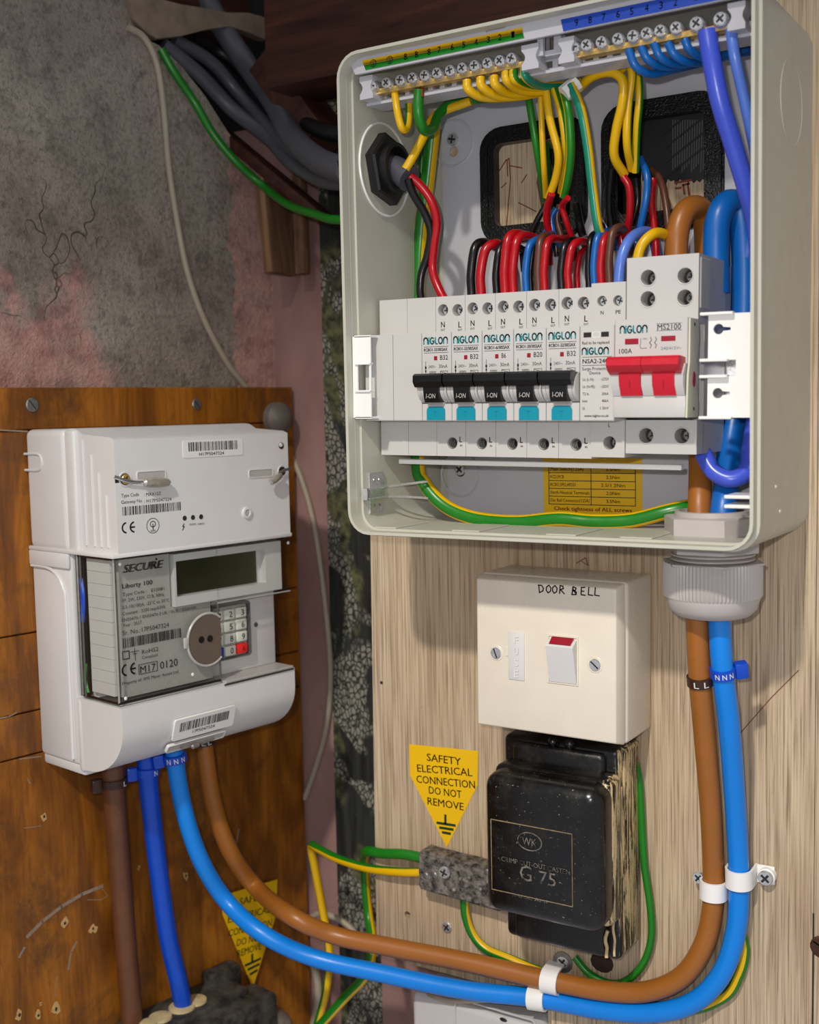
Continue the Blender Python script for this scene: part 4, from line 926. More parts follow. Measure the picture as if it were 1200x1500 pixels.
# leads coming out of the two openings
lead = [('red lead below the yellow earths in the left opening', [(808, 284, -.044), (802, 305, -.038), (802, 330, -.032), (812, 352, -.026)], 11, W_RED),
        ('blue lead in the left opening between the red ones', [(815, 305, -.03), (808, 320, -.030), (812, 345, -.028), (822, 360, -.022)], 9, W_BLU),
        ('brown lead in the left opening', [(820, 300, -.028), (816, 320, -.028), (822, 345, -.026)], 9, W_BRN),
        ('right red lead bending down in the left opening', [(832, 290, -.046), (824, 302, -.040), (830, 325, -.036), (839, 350, -.030)], 9, W_RED),
        ('black lead slanting from the left opening', [(800, 300, -.020), (786, 325, -.020), (776, 350, -.018)], 9, W_BLK),
        ('thick black lead at the right of the left opening', [(845, 300, -.010), (850, 330, -.014), (858, 360, -.018)], 12, W_BLK),
        ('red lead curling down below the yellow earths in the right opening', [(913, 258, -.038), (922, 275, -.036), (923, 310, -.032), (918, 345, -.026)], 11, W_RED),
        ('black lead in the right opening', [(932, 262, -.026), (934, 295, -.026), (926, 330, -.024)], 11, W_BLK),
        ('blue lead curving down in the right opening', [(938, 232, -.030), (948, 258, -.034), (946, 295, -.034), (938, 335, -.030), (938, 370, -.026)], 11, W_BLU),
        ('second red lead rising through the right opening', [(957, 262, -.022), (955, 300, -.024), (960, 345, -.024), (962, 385, -.022)], 11, W_RED),
        ('brown lead bending down at the right of the right opening', [(955, 248, -.014), (968, 265, -.018), (976, 300, -.022), (980, 345, -.024), (978, 375, -.024)], 11, W_BRN),
        ('long dark lead on the left edge of the right opening', [(896, 250, -.010), (893, 300, -.012), (898, 345, -.014)], 13, W_BLK),
        ('yellow-green sheath at the left edge of the left opening', [(800, 210, -.012), (802, 270, -.014), (806, 330, -.014)], 10, W_GRN)]
for lb, p, w_, mt in lead: wire(lb, p, w_, mt, 'wire', 'circuit_wire')
# the two fat tails that loop over the main switch
wire('fat brown tail looping over the top of the main switch', [(992, 420, -.034), (991, 378, -.034), (993, 340, -.034), (1002, 313, -.031), (1017, 303, -.024), (1030, 313, -.016), (1034, 360, -.011), (1034, 450, -.011), (1030, 560, -.011), (1026, 640, -.022), (1026, 690, -.034), (1025, 740, -.044), (1022, 800, -.046)], 33, T_BRN, 'cable', 'tail_cable', n=24)
wire('fat blue tail looping over the top right of the main switch', [(1050, 430, -.026), (1049, 380, -.026), (1050, 335, -.026), (1057, 308, -.024), (1070, 296, -.018), (1084, 308, -.0125), (1090, 370, -.0115), (1090, 460, -.0115), (1084, 560, -.0115), (1070, 650, -.022), (1066, 700, -.034), (1060, 745, -.044), (1055, 800, -.046)], 37, T_BLU_SHADE, 'cable', 'tail_cable', n=24)

# ================================================================== grey gland under the fuse box
gx, gy = .0872, -.045
gl = root('cable_gland', 'large ribbed grey cable gland under the bottom right of the fuse box', 'cable gland', (gx, gy, BZ0))
m = M(); m.lathe((0, 0, .0034), (0, 0, 1), [(.0245, 0), (.0245, .0078), (.0232, .0084), (.0178, .0086)], GLAND_PL, 36, flat=6); m.lathe((0, 0, .0118), (0, 0, 1), [(.0182, 0), (.0182, .0024), (.0160, .0026), (.0158, -.004)], GLAND_PL, 36); m.build('inner_nut', gl)
m = M(); m.lathe((0, 0, 0), (0, 0, -1), [(.0225, 0), (.0225, .0058), (.0218, .0062), (.0190, .0064)], GLAND_PL, 36, flat=6)
for k in range(3): m.lathe((0, 0, -.0062-k*.0021), (0, 0, -1), [(.0188, 0), (.0202, .0006), (.0202, .0012), (.0188, .0020)], GLAND_PL, 32)
m.build('threaded_body', gl)
m = M(); m.lathe((0, 0, -.0108), (0, 0, -1), [(.0236, 0), (.0238, .0010), (.0238, .0158), (.0232, .0170)], GLAND_PL, 160, ridge=.0007)
m.lathe((0, 0, -.0105), (0, 0, -1), [(.0254, 0), (.0254, .0010), (.0238, .0014)], GLAND_PL, 36, flat=6)
m.build('ribbed_cap', gl)
m = M(); m.lathe((0, 0, -.0268), (0, 0, -1), [(.0226, 0), (.0226, .0022), (.0212, .0068), (.0180, .0100), (.0140, .0112), (.0120, .0112)], GLAND_PL, 40); m.build('sealing_dome', gl)

# ================================================================== supply tails between meter and fuse box
def mpt(px, py, d): return tuple(on_left(px, py, d))
def tail(label, pts, wpx, mat, name='tail_cable'):
    P = [Vector(on_left(*p[1:])) if p[0] == 'L' else at(*p[1:]) for p in pts]
    r = wpx/2*depth_of(P[-len(P)//3])/F_PX; m = M(); m.tube(P, r, mat, 24, 8); return tag(m.build(name, angle=60), label, 'cable'), P
_, PB = tail('bright blue tail sweeping from the meter along the bottom and up to the gland',
     [('L', 252, 1068, .050), ('L', 256, 1110, .050), ('L', 268, 1180, .050), ('L', 292, 1255, .052), ('L', 330, 1318, .056), ('B', 385, 1368, -.055), ('B', 460, 1403, -.040), ('B', 560, 1426, -.028), ('B', 680, 1450, -.018), ('B', 788, 1462, -.010), ('B', 880, 1479, -.009), ('B', 960, 1483, -.009), ('B', 1018, 1467, -.009), ('B', 1058, 1425, -.009), ('B', 1078, 1365, -.009), ('B', 1083, 1300, -.010), ('B', 1081, 1240, -.012), ('B', 1076, 1160, -.020), ('B', 1068, 1060, -.034), ('B', 1058, 975, -.043), ('B', 1054, 905, -.045), ('B', 1054, 840, -.045)], 30, T_BLU)
_, PN = tail('orange-brown tail sweeping from the meter along the bottom and up to the gland',
     [('L', 296, 1060, .040), ('L', 301, 1110, .040), ('L', 313, 1180, .040), ('L', 338, 1248, .042), ('L', 375, 1300, .044), ('B', 425, 1341, -.045), ('B', 490, 1370, -.032), ('B', 570, 1387, -.024), ('B', 680, 1408, -.016), ('B', 808, 1437, -.010), ('B', 890, 1452, -.0085), ('B', 950, 1452, -.0085), ('B', 1000, 1430, -.0085), ('B', 1031, 1385, -.009), ('B', 1044, 1330, -.009), ('B', 1045, 1270, -.010), ('B', 1041, 1180, -.020), ('B', 1033, 1080, -.032), ('B', 1025, 985, -.042), ('B', 1022, 905, -.045), ('B', 1022, 840, -.045)], 31, T_BRN)
tail('dull brown supply cable dropping from the left of the meter down the varnished board', [('L', 162, 1060, .030), ('L', 164, 1120, .030), ('L', 169, 1190, .022), ('L', 176, 1280, .012), ('L', 183, 1370, .010), ('L', 190, 1450, .009), ('L', 196, 1530, .009)], 31, T_BRD)
tail('deep blue supply cable running from the meter down into the dusty black block', [('L', 212, 1060, .036), ('L', 215, 1120, .036), ('L', 222, 1190, .030), ('L', 233, 1280, .022), ('L', 246, 1370, .018), ('L', 262, 1440, .018), ('L', 272, 1490, .018)], 27, T_DBL)
# marker ties
def frame_on(P, q):                       # centre and direction of the cable nearest to q
    C = catmull(P, 8); k = min(range(1, len(C)-1), key=lambda i: (C[i]-q).length); return C[k], (C[k+1]-C[k-1]).normalized()
def marker_tie(label, c, ax, r, mat, chars, a0, da, head=None, size=.0032, name='marker_tie', col=None):
    ax = Vector(ax).normalized(); c = Vector(c); up = -ax if ax.z < 0 else ax
    t = root(name, label, 'cable tie', c)
    m = M(); m.lathe((0, 0, -.0), up, [(r+.0002, -.0026), (r+.0010, -.0024), (r+.0010, .0024), (r+.0002, .0026)], mat, 32); m.build('band', t)
    vw = (CAM-c); vw = (vw-up*vw.dot(up)).normalized(); rt = up.cross(vw)
    m = M(); rr_ = r+.0012
    for i, ch in enumerate(chars):
        a = a0+da*i; vs, fs = text_mesh(ch, 0., 0); x0 = min(v.x for v in vs); x1 = max(v.x for v in vs)
        o = [vw*math.cos(a+((v.x-x0)/(x1-x0)-.5)*size*.78/rr_)*rr_+rt*math.sin(a+((v.x-x0)/(x1-x0)-.5)*size*.78/rr_)*rr_+up*((v.y/.7-.5)*size) for v in vs]
        m.add(o, fs, col or INK_W)
    m.build('lettering', t)
    if head is not None:
        hd = (vw*math.cos(head)+rt*math.sin(head)); side = up.cross(hd)
        T = Matrix((( side.x, hd.x, up.x, 0), (side.y, hd.y, up.y, 0), (side.z, hd.z, up.z, 0), (0, 0, 0, 1)))
        m = M(T); m.box(-.0028, .0028, r+.0004, r+.0068, -.0042, .0042, mat, .0010, 2); m.build('head', t)
    return t
c_, a_ = frame_on(PB, at(1061, 983, -.042)); marker_tie('blue N marker tie with square head round the blue tail below the gland', c_, a_, .0054, TIE_BLU, 'NNN', -.45, .55, 1.75, .0028)
c_, a_ = frame_on(PN, at(1025, 993, -.041)); marker_tie('dark brown L marker tie round the brown tail below the gland', c_, a_, .0056, TIE_BRN, 'LL', -.30, .75)
c_, a_ = frame_on(PB, on_left(257, 1113, .05)); marker_tie('blue N marker tie round the bright blue tail under the meter', c_, a_, .0064, TIE_BLU, 'NNN', -.55, .62, -1.5)
c_, a_ = frame_on(PN, on_left(300, 1083, .04)); marker_tie('dark brown L marker tie round the orange-brown tail under the meter', c_, a_, .0068, TIE_BRN, 'LLL', -.5, .5)
p_ = on_left(216, 1130, .036); marker_tie('blue N marker tie round the deep blue supply cable', p_, (0, 0, 1), .0064, TIE_BLU, 'N', .75, .6, -1.3)
p_ = on_left(166, 1146, .028); marker_tie('brown L marker tie round the dull brown supply cable', p_, (0, 0, 1), .0073, TIE_BRN, 'L', .95, .6, -1.2)
# white cable clips
def clip(label, P, q, r, side, dl=.0100, flange=True, sp=None):
    c, ax = frame_on(P, q)
    if ax.z < 0 or abs(ax.z) < .5 and ax.x < 0: ax = -ax
    n_ = Vector((0, -1, 0)); n_ = (n_-ax*n_.dot(ax)).normalized(); sd = ax.cross(n_)*side      # sd points sideways
    t = root('cable_clip', label, 'cable clip', c)
    T = Matrix(((sd.x, -n_.x, ax.x, 0), (sd.y, -n_.y, ax.y, 0), (sd.z, -n_.z, ax.z, 0), (0, 0, 0, 1)))
    m = M(T); o = []; h = -c.y
    inner = [((r+.0003)*math.cos(a), -(r+.0003)*math.sin(a)) for a in [PI*k/16 for k in range(17)]]; outer = [((r+.0016)*math.cos(a), -(r+.0016)*math.sin(a)) for a in [PI*k/16 for k in range(17)]]
    prof = [(r+.0016, h-.0003)]+outer+[(-r-.0016, h-.0003), (-r-.0003, h-.0003)]+inner[::-1]+[(r+.0003, h-.0003)]
    # profile in (side, depth) swept along the cable
    vs = [(x, y, -dl/2) for x, y in prof]+[(x, y, dl/2) for x, y in prof]; n = len(prof); fs = [((i), (i+1) % n, (i+1) % n+n, i+n) for i in range(n)]
    tri = tessellate_polygon([[Vector((x, y, 0)) for x, y in prof]]); fs += [tuple(t_) for t_ in tri]+[tuple(i+n for i in t_) for t_ in tri]
    m.add(vs, fs, CLIP_PL)
    if flange:
        m.box(r+.0005, r+.0105, h-.0016, h-.0002, -dl/2, dl/2, CLIP_PL, .0006, 2); m.lathe((r+.0068, h-.0002, 0), (0, -1, 0), [(.0046, 0), (.0046, .0042), (.0038, .0048)], CLIP_PL, 24)
    b = m.build('saddle', t); bm = bmesh.new(); bm.from_mesh(b.data); bmesh.ops.recalc_face_normals(bm, faces=bm.faces); bm.to_mesh(b.data); bm.free()
    if flange or sp:
        w = T @ Vector((r+.0068, h-.0050, 0)) if flange else T @ Vector(sp)
        s_ = screw('screw', t, w, .0040 if flange else .0034, ang=.7, h=.0018)
    return t
clip('white clip with a large screw holding the blue tail at the right', PB, at(1082, 1280, -.009), .0056, 1)
clip('white clip with a screw on its left side holding the brown tail', PN, at(1045, 1303, -.009), .0058, -1, flange=False, sp=(.0085, .002, .004))
clip('white clip round the brown tail below the black block', PN, at(808, 1438, -.010), .0058, 1, flange=False)
clip('white clip round the blue tail at the bottom, below the clip on the brown tail', PB, at(788, 1462, -.010), .0056, 1, flange=False)

# ================================================================== fused switch marked DOOR BELL
spz = .0526
fs_ = root('fused_switch', 'ivory fused switch unit marked DOOR BELL below the fuse box', 'switch', (-.0037, 0, spz), 0, .0083)
m = M(); m.box(-.0430, .0430, -.0360, 0, -.0430, .0430, SPUR_PL, .0022, 3); m.box(-.0405, .0405, -.0372, -.034, -.0405, .0405, SPUR_PL); m.build('back_box', fs_)
m = M(); s1 = .0427
bm = bmesh.new(); bmesh.ops.create_cube(bm, size=1)
for v in bm.verts:
    f = v.co.y < 0; q = .0406 if f else .0428; v.co = Vector((math.copysign(q, v.co.x)-.0003, -.0452 if f else -.0375, math.copysign(q, v.co.z)))
bmesh.ops.bevel(bm, geom=list(bm.edges), offset=.0009, segments=3, profile=.5, affect='EDGES'); bm.verts.index_update()
m.add([v.co.copy() for v in bm.verts], [[v.index for v in f.verts] for f in bm.faces], SPUR_PL); bm.free(); fp = m.build('face_plate', fs_)
YP = -.0452
def sl(px, py, Y=YP): q = at(px, py, Y)-Vector((-.0037, 0, spz)); return q.x+.0083*q.z, q.z-.0*q.x
m = M(); pen = {'D': [[(0, 1), (.12, 0)], [(-.1, .95), (.5, .95), (.8, .6), (.7, .25), (.1, 0)]], 'O': [[(.45, .95), (.1, .7), (.05, .3), (.35, 0), (.75, .2), (.85, .65), (.5, .98)]],
     'R': [[(.05, 0), (.15, 1), (.6, .95), (.7, .65), (.2, .5), (.85, .0)]], 'B': [[(.0, .0), (.2, 1), (.7, .85), (.55, .55), (.2, .5), (.75, .35), (.7, .05), (.0, .0)], [(.1, .8), (.6, .2)]], 'E': [[(.75, 1), (.15, .95), (.1, .05), (.8, .0)], [(.12, .5), (.6, .5)]], 'L': [[(.2, 1), (.1, .05), (.85, .0)]]}
xs = [788, 798.5, 807.5, 818, None, 836.5, 849, 859.5, 869]; ys_ = [868, 868, 868.5, 869, 0, 870.5, 871, 871, 871.5]
for ch, px, py in zip('DOOR BELL', xs, ys_):
    if ch == ' ': continue
    x, z = sl(px, py)
    for st_ in pen[ch]: m.ribbon([(x+a*.0034, z+b*.0042) for a, b in st_], .00065, YP, INK, .0001)
m.build('handwriting', fp, label='handwritten DOOR BELL in black pen')
fx0, fz1 = sl(744.5, 925); fx1, fz0 = sl(769.5, 997.5)
m = M(); m.box(fx0, fx1, YP-.0007, YP+.001, fz0, fz1, METER_PL, .0003, 2); m.box(fx0-.0022, fx0, YP-.0004, YP+.001, (fz0+fz1)/2-.0008, (fz0+fz1)/2+.0046, SPUR_PL, .0003, 1); fc = m.build('fuse_carrier', fs_)
m = M()
for k, ch in enumerate('FUSE'): m.text(ch, (fx0+fx1)/2-.0012, fz1-.0062-k*.0062, .0026, .0040, YP-.0007, STICKER_W, -.01, d=.0002); m.text(ch, (fx0+fx1)/2-.0010, fz1-.0064-k*.0062, .0026, .0040, YP-.0007, METER_GREY, -.01, d=.0001)  # grey offset copy paints a drop shadow under each white letter
m.build('lettering', fc)
rx0, rz1 = sl(803, 933, YP-.001); rx1, rz0 = sl(845, 1003, YP-.001)
m = M(); m.panel(rect(rx0-.0010, rx1+.0008, rz0-.0006, rz1+.0014), [rect(rx0, rx1, rz0, rz1+.0006)], YP-.0007, YP+.0006, SPUR_PL)
m.prism([(YP+.001, rz0), (YP-.0006, rz0+.0002), (YP-.0054, rz1-.0038), (YP-.0048, rz1-.0030), (YP+.001, rz1)], rx0+.0002, rx1-.0002, METER_PL); m.build('rocker', fs_)
m = M(); m.prism([(YP+.001, rz1), (YP-.0046, rz1-.0029), (YP-.0050, rz1-.0026), (YP-.0012, rz1+.0004), (YP+.001, rz1+.0004)], rx0+.0020, rx1-.0018, RED_FLAG); m.build('red_band', fs_)
for px, py, a in ((727, 957, 1.2), (872, 973, .7)):
    x, z = sl(px, py); m = M(); m.lathe((x, YP-.0001, z), (0, -1, 0), [(.0044, 0), (.0041, .0002), (.0035, .0001)], SPUR_PL, 24); m.build('screw_rim', fs_)
    screw('screw', fs_, (x, YP-.0002, z), .0032, slot='slot', ang=a, h=.0011)

# ================================================================== old black cutout block
cb = root('cutout_block', 'old glossy black fuse block with cream paint runs below the DOOR BELL switch', 'fuse block', (0, 0, 0))
m = M(); m.box(-.0372, .0318, -.0300, -.0001, -.1135, .0040, BAKE, .0035, 3); m.box(-.0330, .0330, -.0250, -.0001, -.1120, .0030, BAKE, .003, 2); m.build('base', cb)
m = M(); m.box(-.0300, .0250, -.0345, -.028, -.1115, .0015, BAKE, .004, 3); m.build('terminal_hood', cb)
m = M(); m.box(-.0345, .0345, -.0480, -.030, -.0880, -.0080, BAKE, .0045, 4); m.box(-.0345, .0340, -.0620, -.034, -.0870, -.0090, BAKE2, .0085, 5); cp = m.build('cap', cb)
m = M(); YC = -.0621
def C2p(px, py): q = at(px, py, YC); return q.x, q.z
fr = [C2p(*p) for p in ((720, 1200), (838, 1222), (839, 1328), (722, 1303), (720, 1200))]
fx_ = [fr[0][0]-.0003, fr[1][0], fr[1][0], fr[0][0]-.0003]; zt1, zt0 = (fr[0][1]+fr[1][1])/2, (fr[2][1]+fr[3][1])/2
m.tube([(x, YC, z) for x, z in ((fx_[0], zt1), (fx_[1], zt1), (fx_[1], zt0), (fx_[0], zt0), (fx_[0], zt1))], .00034, plain('dull_cream_edge', (150, 130, 96), .6, var=.5, scale=400), 6, smooth=False); m.build('raised_frame', cp)
m = M(); ox, oz = C2p(776, 1233); m.tube([(ox+.0070*math.cos(t), YC, oz+.0048*math.sin(t)) for t in [2*PI*k/28 for k in range(29)]], .0003, LEAD, 5, smooth=False)
m.text('WK', ox-.0042, oz-.0020, .0084, .0042, YC, LEAD, -.01, d=.0003)
x, z = C2p(735, 1258); m.text('CRIMP CUT-OUT CASTEN', x, z-.0010, .0400, .0026, YC, LEAD, -.01, d=.0003)
x, z = C2p(762, 1285); m.text('G', x, z-.0012, .0070, .0085, YC, LEAD, -.03, d=.0003); x, z = C2p(790, 1290); m.text('75', x, z-.0014, .0098, .0072, YC, LEAD, -.03, d=.0003)
x, z = C2p(755, 1305); m.text('MAX. AMP', x, z-.003, .020, .0018, YC, LEAD, -.01, d=.0003); m.build('embossed_lettering', cp)
m = M()
for x0, z0, z1, w_ in ((.0338, -.080, -.015, .0016), (.0300, -.109, -.086, .0020), (.0255, -.111, -.096, .0028)):
    m.tube([(x0-.0004*math.sin(k*1.3), -.0335+.001*math.sin(k), z0+(z1-z0)*k/8) for k in range(9)], w_*.35, CREAM, 7)
m.build('paint_runs', cb)
m = M(); 
for k in range(2): m.sphere((-.006+k*.010, -.0310, .0035), .0030, BAKE2, 10)
m.build('sealing_lug', cb)

# ================================================================== earth block, stickers, wall box
q0 = at(612, 1247, -.014); q1 = at(612, 1300, -.014); ang_ = .10
te = root('earth_block', 'rough grey cast earth connector block with a screw below the yellow safety sticker', 'connector', ((q0.x), -.0002, (q0.z+q1.z)/2), 0, .05)
m = M(); bm = bmesh.new(); bmesh.ops.create_cube(bm, size=1)
for v in bm.verts: v.co = Vector(((v.co.x+.5)*.058, (v.co.y-.5)*.0145, v.co.z*.0245))
bmesh.ops.bevel(bm, geom=list(bm.edges), offset=.0016, segments=2, affect='EDGES'); bmesh.ops.subdivide_edges(bm, edges=list(bm.edges), cuts=6, use_grid_fill=True)
for v in bm.verts: 
    nz_ = noise.noise(v.co*170); v.co += Vector((0, -.0012*nz_ if v.co.y < -.004 else 0, .0007*nz_))
bm.verts.index_update(); m.add([v.co.copy() for v in bm.verts], [[v.index for v in f.verts] for f in bm.faces], LEAD); bm.free(); m.build('casting', te, angle=70)
screw('screw', te, (.0195, -.0150, .0035), .0038, ang=.3, h=.0016)
m = M()
for x, z in ((.026, -.006), (.036, .004), (.044, -.001), (.030, .002)): m.sphere((x, -.0146, z), .0017, LEAD, 8)
for x in (.006, .012, .048): m.sphere((x, -.0146, -.004+.3*x), .0022, STEEL_D, 8, (1, .4, 1))
m.build('solder_lumps', te)
def safety_tag(name, label, T, pts, texts, bar_pts):
    t = root(name, label, 'sticker')
    return t
sg = M(); y = -.0003
pt = [(at(*p, 0).x, at(*p, 0).z) for p in ((601, 1135), (600, 1090), (701, 1100), (700, 1150), (655, 1241))]
sg.panel(pt, [], y, y+.0002, YEL); o = sg.build('sheet')
t = root('safety_sticker', 'yellow five-sided safety electrical connection sticker on the pale board', 'sticker'); o.parent = t
def q2(px, py): q = at(px, py, 0); return q.x, q.z
m = M()
for s_, a, b in (('SAFETY', (626, 1114), (676, 1121)), ('ELECTRICAL', (612, 1130), (693, 1137)), ('CONNECTION', (611, 1146), (697, 1155)), ('DO NOT', (629, 1162), (677, 1169)), ('REMOVE', (627, 1178), (680, 1187))):
    x, z = q2(*a); x1, z1 = q2(*b); mm = M(Matrix.Translation((x, 0, z)) @ Matrix.Rotation(-math.atan2(z1-z, x1-x), 4, 'Y')); mm.text(s_, 0, 0, x1-x, .0047, y, INK_GR, .008); m.v += [] ; k0 = len(m.v)
    m.add(mm.v, mm.f, INK_GR)
for a, b in (((653, 1194), (653, 1206)), ((641, 1205), (667, 1209)), ((645, 1212), (664, 1215)), ((649, 1219), (660, 1221))):
    m.ribbon([q2(*a), q2(*b)], .0016, y, INK_GR)
m.build('lettering', t)
# second tag on the varnished board behind the tails
t = root('safety_sticker', 'yellow pointed warning tag on the varnished board, partly behind the brown and blue tails', 'sticker', (XL, 0, 0), LEFT_ROT)
m = M(); pg = [L2(*p, .002) for p in ((326, 1340), (324, 1312), (406, 1288), (404, 1340), (370, 1447))]
m.panel(pg, [], -.0024, -.0020, YEL); m.build('sheet', t)
m = M(); y = -.0024
for s_, a, b in (('SAFETY', (350, 1326), (392, 1315)), ('ELECTRICAL', (333, 1352), (396, 1336)), ('CONNECTION', (334, 1372), (398, 1356)), ('DO NOT', (346, 1386), (384, 1376)), ('REMOVE', (347, 1402), (382, 1390))):
    x, z = L2(*a, .002); x1, z1 = L2(*b, .002); mm = M(Matrix.Translation((x, 0, z)) @ Matrix.Rotation(-math.atan2(z1-z, x1-x), 4, 'Y')); mm.text(s_, 0, 0, x1-x, .0050, y, INK_GR, .008); m.add(mm.v, mm.f, INK_GR)
for a, b in (((369, 1398), (369, 1408)), ((359, 1414), (381, 1404)), ((363, 1420), (379, 1412)), ((366, 1427), (376, 1421))): m.ribbon([L2(*a, .002), L2(*b, .002)], .0018, y, INK_GR)
m.build('lettering', t)
# white box at the bottom
q = at(602, 1452, -.012); t = root('wall_box', 'white plastic wall box at the bottom edge below the blue tail', 'electrical box', (0, 0, 0))
m = M(); m.box(q.x, q.x+.088, -.0120, .060, q.z-.10, q.z, DEV_PL, .004, 4); m.build('box', t)
m = M(); a = at(712, 1470, -.013); m.panel(rr(a.x-.022, a.x+.0330, a.z-.09, a.z-.002, .004), [rr(a.x-.0212, a.x+.0322, a.z-.0892, a.z-.0028, .0035)], -.0128, -.0118, DEV_PL); m.build('moulded_line', t)
m = M(); a = at(737, 1494, -.0125); m.sphere((a.x, -.0122, a.z), .0016, INK, 8, (1.6, .3, .8)); m.build('chip_mark', t)
wire('grey-white flex curling over the top of the white wall box', [(618, 1446, .01), (632, 1458, -.012), (660, 1466, -.014), (700, 1466, -.012), (745, 1462, -.008)], 7, FLEX, 'cable', 'white_flex')

# ================================================================== wires low in the corner and on the boards
wire('thin green earth wire down the right of the black block and back under it', [(915, 1085, -.004), (926, 1102, -.004), (936, 1140, -.004), (940, 1200, -.004), (944, 1265, -.004), (953, 1330, -.004), (954, 1375, -.004), (942, 1412, -.0035), (918, 1436, -.003), (892, 1440, -.003), (862, 1425, -.003), (842, 1402, -.003)], 11, W_GRN, 'wire', EW)
wire('green and yellow earth from the earth block running under the tails to the right', [(680, 1312, -.006), (682, 1340, -.005), (692, 1368, -.004), (712, 1390, -.004), (745, 1404, -.004), (800, 1426, -.003), (900, 1460, -.003), (1000, 1480, -.003), (1062, 1460, -.003), (1084, 1425, -.003), (1091, 1395, -.003), (1088, 1370, -.003)], 14, YG, 'wire', EW, .3, 16, None, 1.7)
wire('green wire entering the left end of the grey earth block', [(622, 1257, -.008), (590, 1251, -.008), (560, 1250, -.006), (538, 1247, -.002), (534, 1256, .012), (536, 1300, .020), (540, 1340, .02), (545, 1380, .01), (538, 1425, .0), (505, 1462, .0), (462, 1510, .0)], 14, [W_GRN, W_YEL], 'wire', EW, 1.2)
wire('yellow and green wire reaching far left from the earth block', [(622, 1278, -.008), (585, 1277, -.008), (540, 1272, -.004), (495, 1258, .004), (466, 1243, .012), (456, 1240, .020), (462, 1275, .026), (472, 1330, .03), (482, 1390, .028), (478, 1450, .022), (462, 1510, .02)], 12, YG, 'wire', EW, -.2, twist=-2.2)
fl = [tuple(on_left(px, py, d)) for px, py, d in ((188, 40, -.0165), (212, 56, -.0165), (230, 95, -.0165), (240, 160, -.0165), (247, 240, -.0165), (259, 320, -.0165), (275, 400, -.0165), (300, 470, -.0165), (332, 530, -.0165), (356, 562, -.0162), (385, 600, -.0162), (412, 640, -.0162))]+[tuple(at(*p)) for p in ((441, 700, .0775), (462, 780, .077), (478, 900, .077), (484, 990, .0765), (478, 1065, .0765), (462, 1125, .0765), (446, 1170, .077))]
m = M(); m.tube([Vector(p) for p in fl], .0022, FLEX, 12, 7); tag(m.build('white_flex', angle=60), 'long dirty white flex hanging down the plaster wall and on down the pink corner strip', 'cable')
wire('pale loop of flex low in the corner behind the green wires', [(446, 1352, .07), (470, 1338, .066), (505, 1352, .066), (530, 1378, .068), (545, 1400, .07)], 9, FLEX, 'cable', 'white_flex')
wire('short pale flex standing by the pipe end in the bottom left corner', [(446, 1392, .06), (462, 1420, .06), (466, 1460, .06), (458, 1510, .06)], 12, FLEX, 'cable', 'white_flex')
gw = [tuple(on_left(px, py, d)) for px, py, d in ((236, 72, -.016), (254, 104, -.014), (285, 150, -.012), (312, 196, -.006), (345, 236, .0))]+[tuple(at(*p)) for p in ((385, 272, .045), (420, 299, .03), (458, 313, .01), (500, 322, -.01))]+[(-.098, -.022, at(510, 322, -.02).z)]
m = M(); m.tube([Vector(p) for p in gw], .0028, W_GRN, 12, 7); tag(m.build('earth_wire', angle=60), 'green wire sweeping from the plaster opening to the left side of the fuse box', 'wire')
def run(label, pts, r, mat): m = M(); m.tube([Vector(on_left(*p[1:])) if p[0] == 'L' else at(*p[1:]) for p in pts], r, mat, 16, 7); return tag(m.build('sheathed_cable', angle=60), label, 'cable')
run('thickest grey cable curving from the ceiling opening into the side of the fuse box', [('L', 296, -10, -.035), ('L', 322, 35, -.026), ('L', 362, 95, -.008), ('B', 402, 150, .035), ('B', 428, 200, .015), ('B', 462, 232, -.010), ('B', 492, 246, -.035), ('B', 512, 250, -.055)], .0078, GREY_CB)
run('grey cable lying on top of the bundle nearest the plaster edge', [('L', 238, 66, -.022), ('L', 290, 108, -.018), ('L', 340, 160, -.012), ('B', 392, 200, .045), ('B', 425, 235, .03), ('B', 470, 262, -.0), ('B', 520, 268, -.03)], .0052, GREY_CB)
run('grey cable in the middle of the bundle', [('L', 255, 58, -.026), ('L', 310, 92, -.022), ('L', 352, 140, -.016), ('B', 398, 190, .045), ('B', 430, 222, .03), ('B', 480, 246, .0)], .0046, GREY_CB)
run('dark grey cable at the back of the bundle under the joist', [('L', 285, 55, -.03), ('L', 330, 82, -.028), ('B', 385, 140, .055), ('B', 410, 185, .045), ('B', 440, 220, .03), ('B', 480, 232, .01), ('B', 510, 236, -.01)], .0040, BLACK_CB)
run('black cable passing behind the grey ones into the fuse box', [('B', 395, 105, .05), ('B', 420, 150, .045), ('B', 445, 178, .03), ('B', 480, 194, .005), ('B', 515, 198, -.01)], .0048, BLACK_CB)
run('slim grey cable above the thick one beside the wallpaper', [('B', 428, 165, .05), ('B', 450, 186, .04), ('B', 475, 197, .03), ('B', 510, 204, .01)], .0040, GREY_CB)
